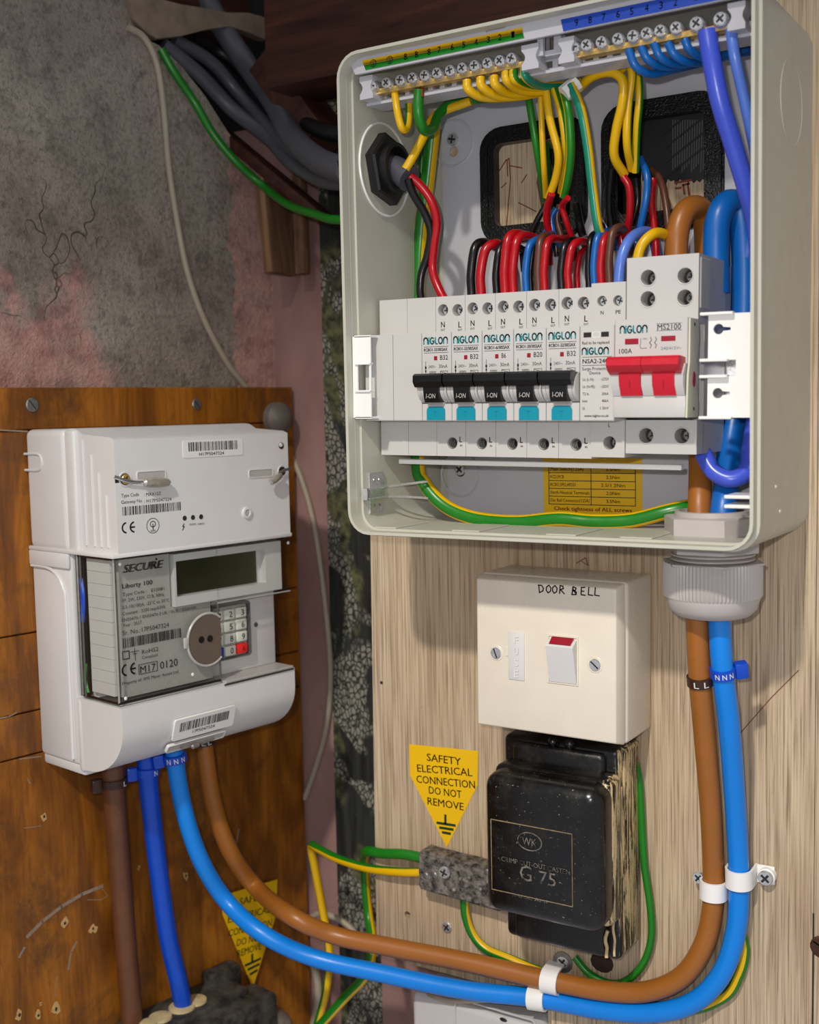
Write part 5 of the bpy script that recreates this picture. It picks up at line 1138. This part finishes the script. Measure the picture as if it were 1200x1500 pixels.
# dusty black block at bottom left with cream filling
t = root('supply_block', 'dusty black supply block filled with cream compound at the bottom left', 'supply block', (XL, 0, 0), LEFT_ROT)
def Lb(px, py, d): u, z = L2(px, py, d); return u, -d, z
u0 = L2(215, 1490, .03)[0]; u1 = L2(330, 1440, .012)[0]; zt_ = L2(262, 1477, .018)[1]
m = M(); m.box(u0-.006, u1+.004, -.032, 0, zt_-.10, zt_, DUSTY, .002, 2); m.box(u0+.016, u1+.018, -.046, -.020, zt_-.11, zt_-.0045, DUSTY, .003, 2); m.build('body', t)
m = M(); m.box(u1-.012, u1+.014, -.014, 0, zt_-.010, zt_+.008, DUSTY, .003, 2); m.build('lug', t)
for k, (px, r) in enumerate(((218, .006), (236, .0078), (268, .009), (288, .008))):
    u, _ = L2(px, 1482, .020); m = M(); m.lathe((u, -.019, zt_-.0005), (0, 0, 1), [(r, 0), (r*.95, .0018), (r*.6, .0024)], COMPOUND, 18); m.build('compound_bung', t)
u, z = L2(385, 1455, .016)
t = root('pipe_end', 'rounded whitish painted pipe end below the yellow tag', 'pipe', (XL, 0, 0), LEFT_ROT)
PW_ = plain('old_white_paint', (186, 170, 150), .7, var=.3, scale=120, bump=.3)
m = M(); m.lathe((u, -.014, z-.08), (0, 0, 1), [(.0095, 0), (.0095, .071), (.0085, .076), (.0055, .080), (.001, .081)], PW_, 24); m.build('stub', t)
m = M(); m.tube([(u+.004, -.024, z-.024), (u+.010, -.022, z-.020), (u+.018, -.018, z-.028)], .005, PW_, 12); m.build('side_branch', t)
# ================================================================== the electricity meter
mt = root('electricity_meter', 'white electricity meter with grey screen and keypad on the varnished board', 'electricity meter', (XL, 0, 0), LEFT_ROT)
U0, U1, MF = -.1375, -.0070, .0856
m = M(); m.box(U0-.0006, U1, -.0420, 0, .1096, .1798, METER_PL, .0042, 4); m.build('hub_back', mt)
m = M(); m.prism([(-.040, .1100), (-.040, .1796), (-.0455, .1802), (-.0500, .1796), (-.0560, .1768), (-MF+.004, .1752), (-MF, .1738), (-MF, .1100)], U0+.0030, U1, METER_PL)
m.box(U0+.0006, U0+.0050, -.0500, -.040, .1100, .1792, METER_PL, .0018, 3); hf = m.build('hub_front', mt)
m = M(); m.box(U0-.0012, U1+.0012, -MF-.0004, -.0, .1088, .1112, METER_PL, .0006, 2); m.build('hub_lip', mt)
m = M()      # ribs on the left side face of the hub
for k, (d, z1) in enumerate(((.0555, .1735), (.0635, .1655), (.0700, .1555), (.0765, .1430))):
    m.box(U0+.0022, U0+.0034, -d-.0005, -d+.0005, .1140, z1, METER_PL, .0002, 1)
m.build('side_rib', mt)
m = M(); c = L2(60, 665, .012)
m.tube([(U0-.0007, -.0, .1655), (U0-.0007, -.014, .1655), (U0-.0007, -.018, .1630), (U0-.0007, -.018, .1590), (U0-.0007, -.014, .1562), (U0-.0007, 0, .1560)], .0008, METER_PL, 8); m.build('side_loop', mt)
def LU(px, py, d=MF): return L2(px, py, d)
y = -MF
def slot(px0, px1, py, hpx, name='slot'):
    u0, z = LU(px0, py); u1, z1 = LU(px1, py); zc_ = (z+z1)/2; h = .0052
    m = M(); m.panel(rr(u0, u1, zc_-h/2, zc_+h/2, .0012, 3), [rr(u0+.0005, u1-.0005, zc_-h/2+.0005, zc_+h/2-.0005, .001, 3)], y-.0005, y+.0005, METER_PL); m.panel(rr(u0+.0005, u1-.0005, zc_-h/2+.0005, zc_+h/2-.0005, .001, 3), [], y-.0002, y, METER_GREY, back=False, side=False); m.build(name, mt)
slot(200, 243, 696, 9); slot(364, 400, 693, 9)
def screw_hole(px, py, r=.0042):
    u, z = LU(px, py); m = M(); m.lathe((u, y, z), (0, -1, 0), [(r, 0), (r*.95, .0005), (r*.84, .0003)], METER_PL, 24); m.lathe((u, y, z), (0, -1, 0), [(r*.78, .0001), (r*.76, .0006)], HOLE, 18); m.build('screw_port', mt); return u, z
u, z = screw_hole(183, 702); screw('port_screw', mt, (u, y-.0006, z), .0028, mat=BRASS, ang=.4, h=.0009)
# wire seal left
SEALM = plain('silver_seal', (196, 190, 176), .34, .6, var=.3, scale=400)
def seal(name, wire_pts, cap_pts, r, label):
    m = M(); m.tube([(LU(*p[:2])[0], y-p[2], LU(*p[:2])[1]) for p in wire_pts], .0005, STEEL, 8)
    m.tube([(LU(*p[:2])[0]+.0004, y-p[2]-.0004, LU(*p[:2])[1]+.0010) for p in wire_pts], .0005, STEEL_D, 8); w_ = m.build('seal_wire', mt)
    m = M(); a, b = [Vector((LU(*p[:2])[0], y-p[2], LU(*p[:2])[1])) for p in cap_pts]; d = b-a; L = d.length
    m.lathe(a, d, [(r*.35, -.0012), (r*.8, 0), (r, L*.25), (r*1.05, L*.6), (r*.8, L*.95), (r*.35, L)], SEALM, 16); m.lathe(a, d, [(r*.4, -.0012), (r*.4, L+.0006)], STEEL, 12); m.build('seal_crimp', mt, label=label)
m = M(); uu, zz = LU(178, 702); m.box(U0+.0028, uu, y-.0001, y+.0002, zz-.0019, zz+.0019, HOLE, .0001, 1); m.build('seal_slot', mt)
seal('s', ((166, 700, .0006), (180, 705, .0018), (196, 708, .0016), (212, 707, .0022)), ((208, 707, .0028), (243, 706, .0028)), .0027, 'metal seal crimp')
m = M(); uu, zz = LU(226, 707.5); m.text('SECURE', uu-.0055, zz-.0007, .011, .0016, y-.0055, INK_G, .0, d=.0002); 
u, z = screw_hole(413, 690, .0036)
seal('s', ((424, 688, .001), (412, 690, .0024), (402, 695, .003)), ((404, 696, .0042), (388, 707, .0050)), .0021, 'dull metal seal crimp')
u, z = LU(412, 653); m = M(); m.lathe((u, y, z), (0, -1, 0), [(.0021, 0), (.0020, .0003)], HOLE, 16); m.lathe((u-.0005, y, z+.0005), (0, -1, 0), [(.0013, .0003), (.001, .0009)], METER_PL, 12); m.build('corner_plug', mt)
u, z = LU(361, 751); m = M(); m.lathe((u, y, z), (0, -1, 0), [(.0036, 0), (.0034, .0012), (.0022, .0014), (.0018, .0004)], METER_PL, 22); m.lathe((u, y, z), (0, -1, 0), [(.0017, .0006), (.0016, .0009)], METER_GREY, 14); m.build('button_port', mt)
m = M()
for px, py in ((270.5, 759), (282.7, 758), (294.6, 757)):
    u, z = LU(px, py); m.lathe((u, y, z), (0, -1, 0), [(.0015, 0), (.0014, .0002)], HOLE, 14)
m.build('indicator_port', mt)
m = M()
def lt(m, s_, x0, y0, x1, y1, h, d=MF, mat=INK, bold=.0, shear=0.):
    u, z = L2(x0, y0, d); u1, z1 = L2(x1, y1, d); m.text(s_, u, (z+z1)/2, u1-u, h, -d, mat, bold, shear)
lt(m, 'Type Code', 177.5, 728, 203.5, 727, .0019); lt(m, ': MAX10Z', 211, 726.6, 236, 725.5, .0019); lt(m, 'Gateway No.', 177.5, 737.8, 209, 736, .0019); lt(m, ': H17P5047324', 211, 736, 251, 734, .0019)
u, z = LU(179.5, 755); u1, _ = LU(265, 751); barcode(m, u, z-.0002, u1-u, .0048, y, INK, 3)
def ce(m, px, py, d, h, mat=INK):
    u, z = L2(px, py, d); sw = h*.16
    for ox, k in ((0, 0), (h*.95, 1)):
        m.ribbon([(u+ox+h*.5-h*.5*math.cos(math.radians(a)), z+h/2+h*.5*math.sin(math.radians(a))) for a in range(-80, 81, 20)], sw, -d, mat)
        if k: m.ribbon([(u+ox+h*.05, z+h/2), (u+ox+h*.5, z+h/2)], sw, -d, mat)
ce(m, 179.5, 781, MF, .0055)
u, z = LU(224, 770); m.ribbon([(u+.0042*math.cos(2*PI*k/24), z+.0042*math.sin(2*PI*k/24)) for k in range(25)], .0003, y, INK); m.ribbon([(u+.0018*math.cos(2*PI*k/14), z+.0009+.0016*math.sin(2*PI*k/14)) for k in range(15)], .0004, y, INK); m.ribbon([(u, z+.001), (u, z-.0024)], .0005, y, INK); m.text('RoHS', u-.0016, z-.0034, .0032, .0011, y, INK, .01)
u, z = LU(268, 772); m.ribbon([(u+.0008, z+.0018), (u-.0002, z+.0003), (u+.0010, z+.0002), (u-.0004, z-.0018)], .0005, y, INK)
lt(m, 'WAN', 277, 770, 287, 769.3, .0013); lt(m, 'HAN', 290, 769.2, 299, 768.6, .0013)
m.build('lettering', hf)
u0, z0 = LU(268, 672); u1, z1 = LU(355, 642); m = M(); m.panel(rr(u0, u1, z0+.0003, z1, .001, 3), [], y-.0003, y, STICKER_W, back=False); lb = m.build('barcode_sticker', mt, label='white barcode sticker H17P5047324')
m = M(); barcode(m, u0+.004, z0+.0040, u1-u0-.008, .0052, y-.0003, INK, 11); m.text('H17P5047324', u0+.0115, z0+.0012, .0185, .0019, y-.0003, INK, .01); m.build('lettering', lb)
# lower body
m = M(); m.box(U0+.0004, U1, -.0420, 0, -.0150, .1090, METER_PL, .0020, 2); m.build('body_back', mt)
m = M(); m.box(U0-.0014, U0+.001, -.0415, -.0, .1000, .1088, METER_PL, .0008, 2); 
m.tube([(U0-.0002, -.001, .0995), (U0-.0002, -.018, .0992), (U0-.0002, -.028, .0955), (U0-.0002, -.034, .088), (U0-.0002, -.036, .075), (U0-.0002, -.036, -.012)], .0011, METER_PL, 8); m.build('side_moulding', mt)
m = M(); m.box(U0+.0060, -.064, -.0560, -.040, .0262, .1088, METER_PL); m.box(-.064, U1-.0005, -.0690, -.040, .0262, .1088, METER_PL, .0012, 2); m.build('chassis', mt)
# inner label plate and the white side block seen through the clear cover
m = M(); m.panel([(-.1290, .0285), (-.0660, .0285), (-.0660, .0757), (-.0950, .0757), (-.0950, .1075), (-.1290, .1075)], [], -.0775, -.055, METER_GREY); lp = m.build('label_plate', mt)
m = M()
for k in range(11):
    z0 = .0300+k*.0070; m.box(-.1345, -.1315, -.0760, -.0540, z0, z0+.00685, METER_PL, .0001, 1)
m.build('louvre', mt)
m = M(); m.box(-.1350, -.1330, -.0520, -.0440, .0275, .1080, DARK); m.build('gap_shade_strip', mt)  # solid dark strip in place of the shade inside the gap
m = M(); m.tube([(-.1352, -.0490, .095), (-.1352, -.0505, .085), (-.1352, -.0490, .070)], .0016, T_DBL, 8); m.tube([(-.1352, -.0500, .046), (-.1352, -.0490, .036), (-.1352, -.0510, .029)], .0013, W_GRN, 8); m.build('internal_wire', mt)
# clear cover
m = M(); m.box(U0+.0012, U0+.0028, -.0820, -.0440, .0265, .1090, GLASS); m.box(U0+.0012, -.0630, -.0820, -.0806, .0265, .1090, GLASS); m.box(-.0630, U1+.0025, -.0820, -.0806, .0740, .1090, GLASS); m.box(U1+.0010, U1+.0025, -.0806, -.0500, .0740, .1090, GLASS); m.box(-.0643, -.0630, -.0806, -.0690, .0265, .0740, GLASS)
cv = m.build('clear_cover', mt, label='clear plastic cover')
EDGE = plain('smoky_cover_edge', (92, 92, 90), .15, var=.2)
m = M()
m.tube([(U0+.0020, -.0470, .0270), (U0+.0020, -.0815, .0270), (-.0635, -.0815, .0270)], .0008, BLACK_PL, 8, smooth=False)
m.tube([(U0+.0020, -.0470, .1082), (U0+.0020, -.0812, .1082), (U1+.002, -.0812, .1082)], .0009, BLACK_PL, 8, smooth=False)
m.tube([(-.0636, -.0815, .0270), (-.0636, -.0815, .0735)], .0005, EDGE, 8, smooth=False); m.tube([(-.0636, -.0815, .0738), (U1+.002, -.0815, .0738)], .0004, METER_GREY, 8, smooth=False)
m.tube([(U0+.0016, -.0465, .0270), (U0+.0016, -.0465, .1085)], .0011, STEEL_D, 8, smooth=False); m.tube([(U0+.0014, -.0500, .0270), (U0+.0014, -.0500, .1085)], .0007, EDGE, 8, smooth=False); m.tube([(U0+.0022, -.0814, .0270), (U0+.0022, -.0814, .1085)], .0006, METER_GREY, 8, smooth=False)
m.build('cover_edge', mt, label='dark cover edge')
m = M()
for u, z in ((-.1315, .1050), (-.1315, .0295), (-.0845, .0345), (-.006, .1045)): m.sphere((u, -.0822, z), .0011, STICKER_W, 10, (1, .5, 1))
m.build('cover_pip', mt, kind='stuff')
# screen
m = M(); m.panel(rect(-.0935, -.0105, .0755, .1062), [rect(-.0920, -.0235, .0812, .1020)], -.0800, -.0560, METER_PL); m.box(-.0935, -.0105, -.0745, -.056, .0755, .1062, METER_PL); m.build('screen_bezel', mt)
m = M(); m.box(-.0917, -.0270, -.0752, -.0740, .0815, .1017, LCD); m.build('screen', mt, label='dark green display')
m = M(); d = .0778
lt(m, 'SECURE', 179.8, 842, 240, 828.5, .0044, d, INK, .055, .25); u, z = L2(229, 819, d); m.lathe((u, -d, z), (0, -1, 0), [(.0007, 0), (.0007, .0001)], INK, 10)
for s_, x0, y0, x1, y1, h, b_ in (('Liberty 100', 179, 861.6, 223.5, 856.4, .0026, .015), ('Type Code :   E15081', 179.5, 871, 240.5, 866.6, .0019, .0), ('1P, 2W, 230V, Cl B, 50Hz', 179.5, 880.6, 240.5, 874.4, .0019, 0), ('0.5-10(100)A, -25°C to 55°C', 179.3, 891, 248, 882.4, .0019, 0),
    ('Constant : 3200 imp/kWh', 179.3, 900.4, 242, 892, .0019, 0), ('EN50470-1 EN50470-3 UK / 0120 / SGS0100', 179, 908.8, 287, 894, .0018, 0), ('Year : 2017', 180, 918, 207.5, 914.6, .0019, 0), ('Sr. No.:17P5047324', 179.5, 929.6, 247.5, 919.5, .0026, 0),
    ('RoHS2', 208, 957.3, 232, 954, .0024, 0), ('Compliant', 208, 965, 231.5, 961.5, .0017, 0), ('0120', 234.6, 979.5, 260.5, 975.5, .0044, 0), ('M17', 205.5, 985.5, 228, 982, .0040, 0), ('Property of: SMS Meter Assets Ltd', 179, 1003, 261, 986.5, .0018, 0)):
    lt(m, s_, x0, y0, x1, y1, h, d, INK, b_)
u, z = L2(180.5, 950, d); u1, _ = L2(266.5, 936, d); barcode(m, u, z, u1-u, .0056, -d, INK, 5)
u, z = L2(179.5, 967, d); m.panel(rect(u, u+.0048, z, z+.0048), [rect(u+.0005, u+.0043, z+.0005, z+.0043)], -d-.0001, -d, INK, back=False)
u, z = L2(192, 966, d); m.ribbon([(u+.0026, z+.006), (u+.0026, z+.0032)], .0003, -d, INK); m.ribbon([(u, z+.0042), (u+.0056, z+.0042)], .0003, -d, INK); m.ribbon([(u+.0014, z+.0028), (u+.0042, z+.0028)], .0003, -d, INK); m.ribbon([(u+.0028, z+.0028), (u+.0028, z-.001)], .0003, -d, INK)
ce(m, 179.5, 990.5, d, .0060); u, z = L2(203.5, 989.5, d); u1, _ = L2(231, 984, d); m.panel(rect(u, u1, z+.0004, z+.0062), [rect(u+.0003, u1-.0003, z+.0007, z+.0059)], -d-.0001, -d, INK, back=False)
m.build('lettering', lp)
# keypad
KD = .0725
ku0, kz1 = L2(323, 893, KD); ku1, _ = L2(362, 886, KD); kz0 = L2(361, 957, KD)[1]
m = M(); m.panel(rr(ku0-.008, ku1+.0016, kz0-.0012, kz1+.0030, .002, 3), [rr(ku0-.0068, ku1+.0008, kz0-.0004, kz1+.0014, .0015, 3)], -.0735, -.0685, EDGE); m.panel(rr(ku0-.007, ku1+.0010, kz0-.0006, kz1+.0016, .0015, 3), [], -.0700, -.0688, METER_GREY, back=False); m.build('keypad_frame', mt)
KEY = plain('keypad_key_white', (214, 216, 204), .4); KRED = plain('keypad_key_red', (226, 40, 36), .4); KBLU = plain('keypad_key_blue', (40, 60, 170), .4)
kh_ = (kz1-kz0)/4; kw_ = (ku1-ku0)/2.25
keys = [['1', '2', '3'], ['4', '5', '6'], ['7', '8', '9'], ['', '0', 'A']]
for r_ in range(4):
    for c_ in range(3):
        ua = ku1-(3-c_)*kw_+.0004; ub = ua+kw_-.0012; za = kz1-(r_+1)*kh_+.0006; zb_ = za+kh_-.0014
        if c_ == 0: ua = max(ua, ku0-.006)
        m = M(); mtl = KRED if (r_, c_) == (3, 2) else KBLU if (r_, c_) == (3, 0) else KEY
        m.box(ua, ub, -.0728, -.0695, za, zb_, mtl, .0006, 2); k_ = m.build('key', mt)
        if keys[r_][c_]: m = M(); m.text(keys[r_][c_], (ua+ub)/2-.0004, za+(zb_-za)*.2, .0024, (zb_-za)*.6, -.0728, INK if mtl is KEY else RED_FLAG, .01); m.build('lettering', k_)
# optical port disc
m = M(); cu, cz = -.0728, .0535; R_ = .0140
pts_ = [(cu+R_*math.cos(math.radians(a)), cz+R_*1.04*math.sin(math.radians(a))) for a in range(48, 313, 8)]
m.panel(pts_, [], -.0832, -.0800, LCDF); pr = m.build('optical_port', mt, label='brown metal optical port disc')
m = M()
for px, py in ((295, 937), (307.5, 935.5)): u, z = L2(px, py, .0832); m.lathe((u, -.0832, z), (0, -1, 0), [(.0021, 0), (.0020, .0004)], BLACK_PL, 16)
m.build('port_eye', pr)
m = M(); m.tube([(cu+(R_+.0010)*math.cos(math.radians(a)), -.0826, cz+(R_+.0010)*1.04*math.sin(math.radians(a))) for a in range(50, 311, 10)], .0008, METER_GREY, 8); m.box(cu-R_-.0036, cu-R_-.0006, -.0834, -.0815, cz-.0030, cz+.0036, METER_GREY, .0008, 2); m.build('port_rim', mt)
u, z = L2(375, 915, .0690); m = M(); m.lathe((u, -.0690, z), (0, -1, 0), [(.0016, 0), (.0014, .0004)], EDGE, 12); m.build('body_screw', mt)
# terminal cover
m = M(); cp_ = [(-.041, .0250), (-MF, .0250)]+[(-MF+.0402*(1-math.cos(math.radians(a)))*.95, .0130-.0300*math.sin(math.radians(a))) for a in range(0, 91, 9)]+[(-.041, -.0172)]
m.prism(cp_, U0+.0008, U1, METER_PL); m.box(U0+.0004, U0+.0040, -.0460, -.0405, -.0185, .0250, METER_PL, .0018, 2); tc = m.build('terminal_cover', mt)
m = M(); m.box(U0+.0020, U1, -.0440, 0, -.0215, -.0140, METER_PL, .0016, 2); m.build('cover_foot', mt)
m = M(); m.box(-.062, U1-.0002, -.0850, -.0680, .0250, .0264, METER_GREY, .0003, 1); m.build('cover_ledge', mt)
m = M(); m.box(-.0640, U1-.0010, -.0862, -.0850, .0242, .0250, HOLE, 0); m.build('cover_gap', mt)
# sticker on the sloping lower front
def on_cover(a): return (-MF+.0402*(1-math.cos(a))*.95-.0003, .0130-.0300*math.sin(a))
Ty = Matrix.Translation((0, -.0838, .0050)) @ Matrix.Rotation(math.radians(17), 4, 'X')
m = M(Ty); u0 = L2(251, 1058, .083)[0]; u1 = L2(340, 1036, .083)[0]
m.panel(rr(u0, u1, -.0068, .0068, .0012, 3), [], -.0014, 0, STICKER_W, back=False); lb = m.build('barcode_sticker', mt, label='white barcode sticker on the terminal cover')
m = M(Ty); barcode(m, u0+.004, -.0014, u1-u0-.009, .0058, -.0014, INK, 21); m.text('17P5047324', u0+.014, -.0044, .0165, .0020, -.0014, INK, .01); m.build('lettering', lb)
m = M(Matrix.Translation((0, -.0795, -.0060)) @ Matrix.Rotation(math.radians(34), 4, 'X')); u0 = L2(243, 1082, .08)[0]; u1 = L2(328, 1062, .08)[0]
m.panel(rr(u0, u1, -.0028, .0028, .001, 3), [rr(u0+.0004, u1-.0004, -.0024, .0024, .0008, 3)], -.0016, .0004, METER_PL); m.panel(rr(u0+.0003, u1-.0003, -.0025, .0025, .001, 3), [], -.0008, 0, METER_GREY, back=False); m.build('seal_recess', mt)
m = M(Matrix.Translation((0, -.0795, -.0060)) @ Matrix.Rotation(math.radians(34), 4, 'X')); um = (u0+u1)/2
m.tube([(um-.012, -.0022, -.0002), (um-.004, -.0032, .0010), (um+.004, -.0030, -.0006), (um+.012, -.0026, .0006)], .0007, STEEL_D, 8); m.lathe((um-.006, -.0040, .0002), (1, 0, .1), [(.0008, 0), (.0017, .001), (.0017, .005), (.0008, .0062)], STEEL_D, 14)
m.build('seal_crimp', mt, label='crushed metal seal')
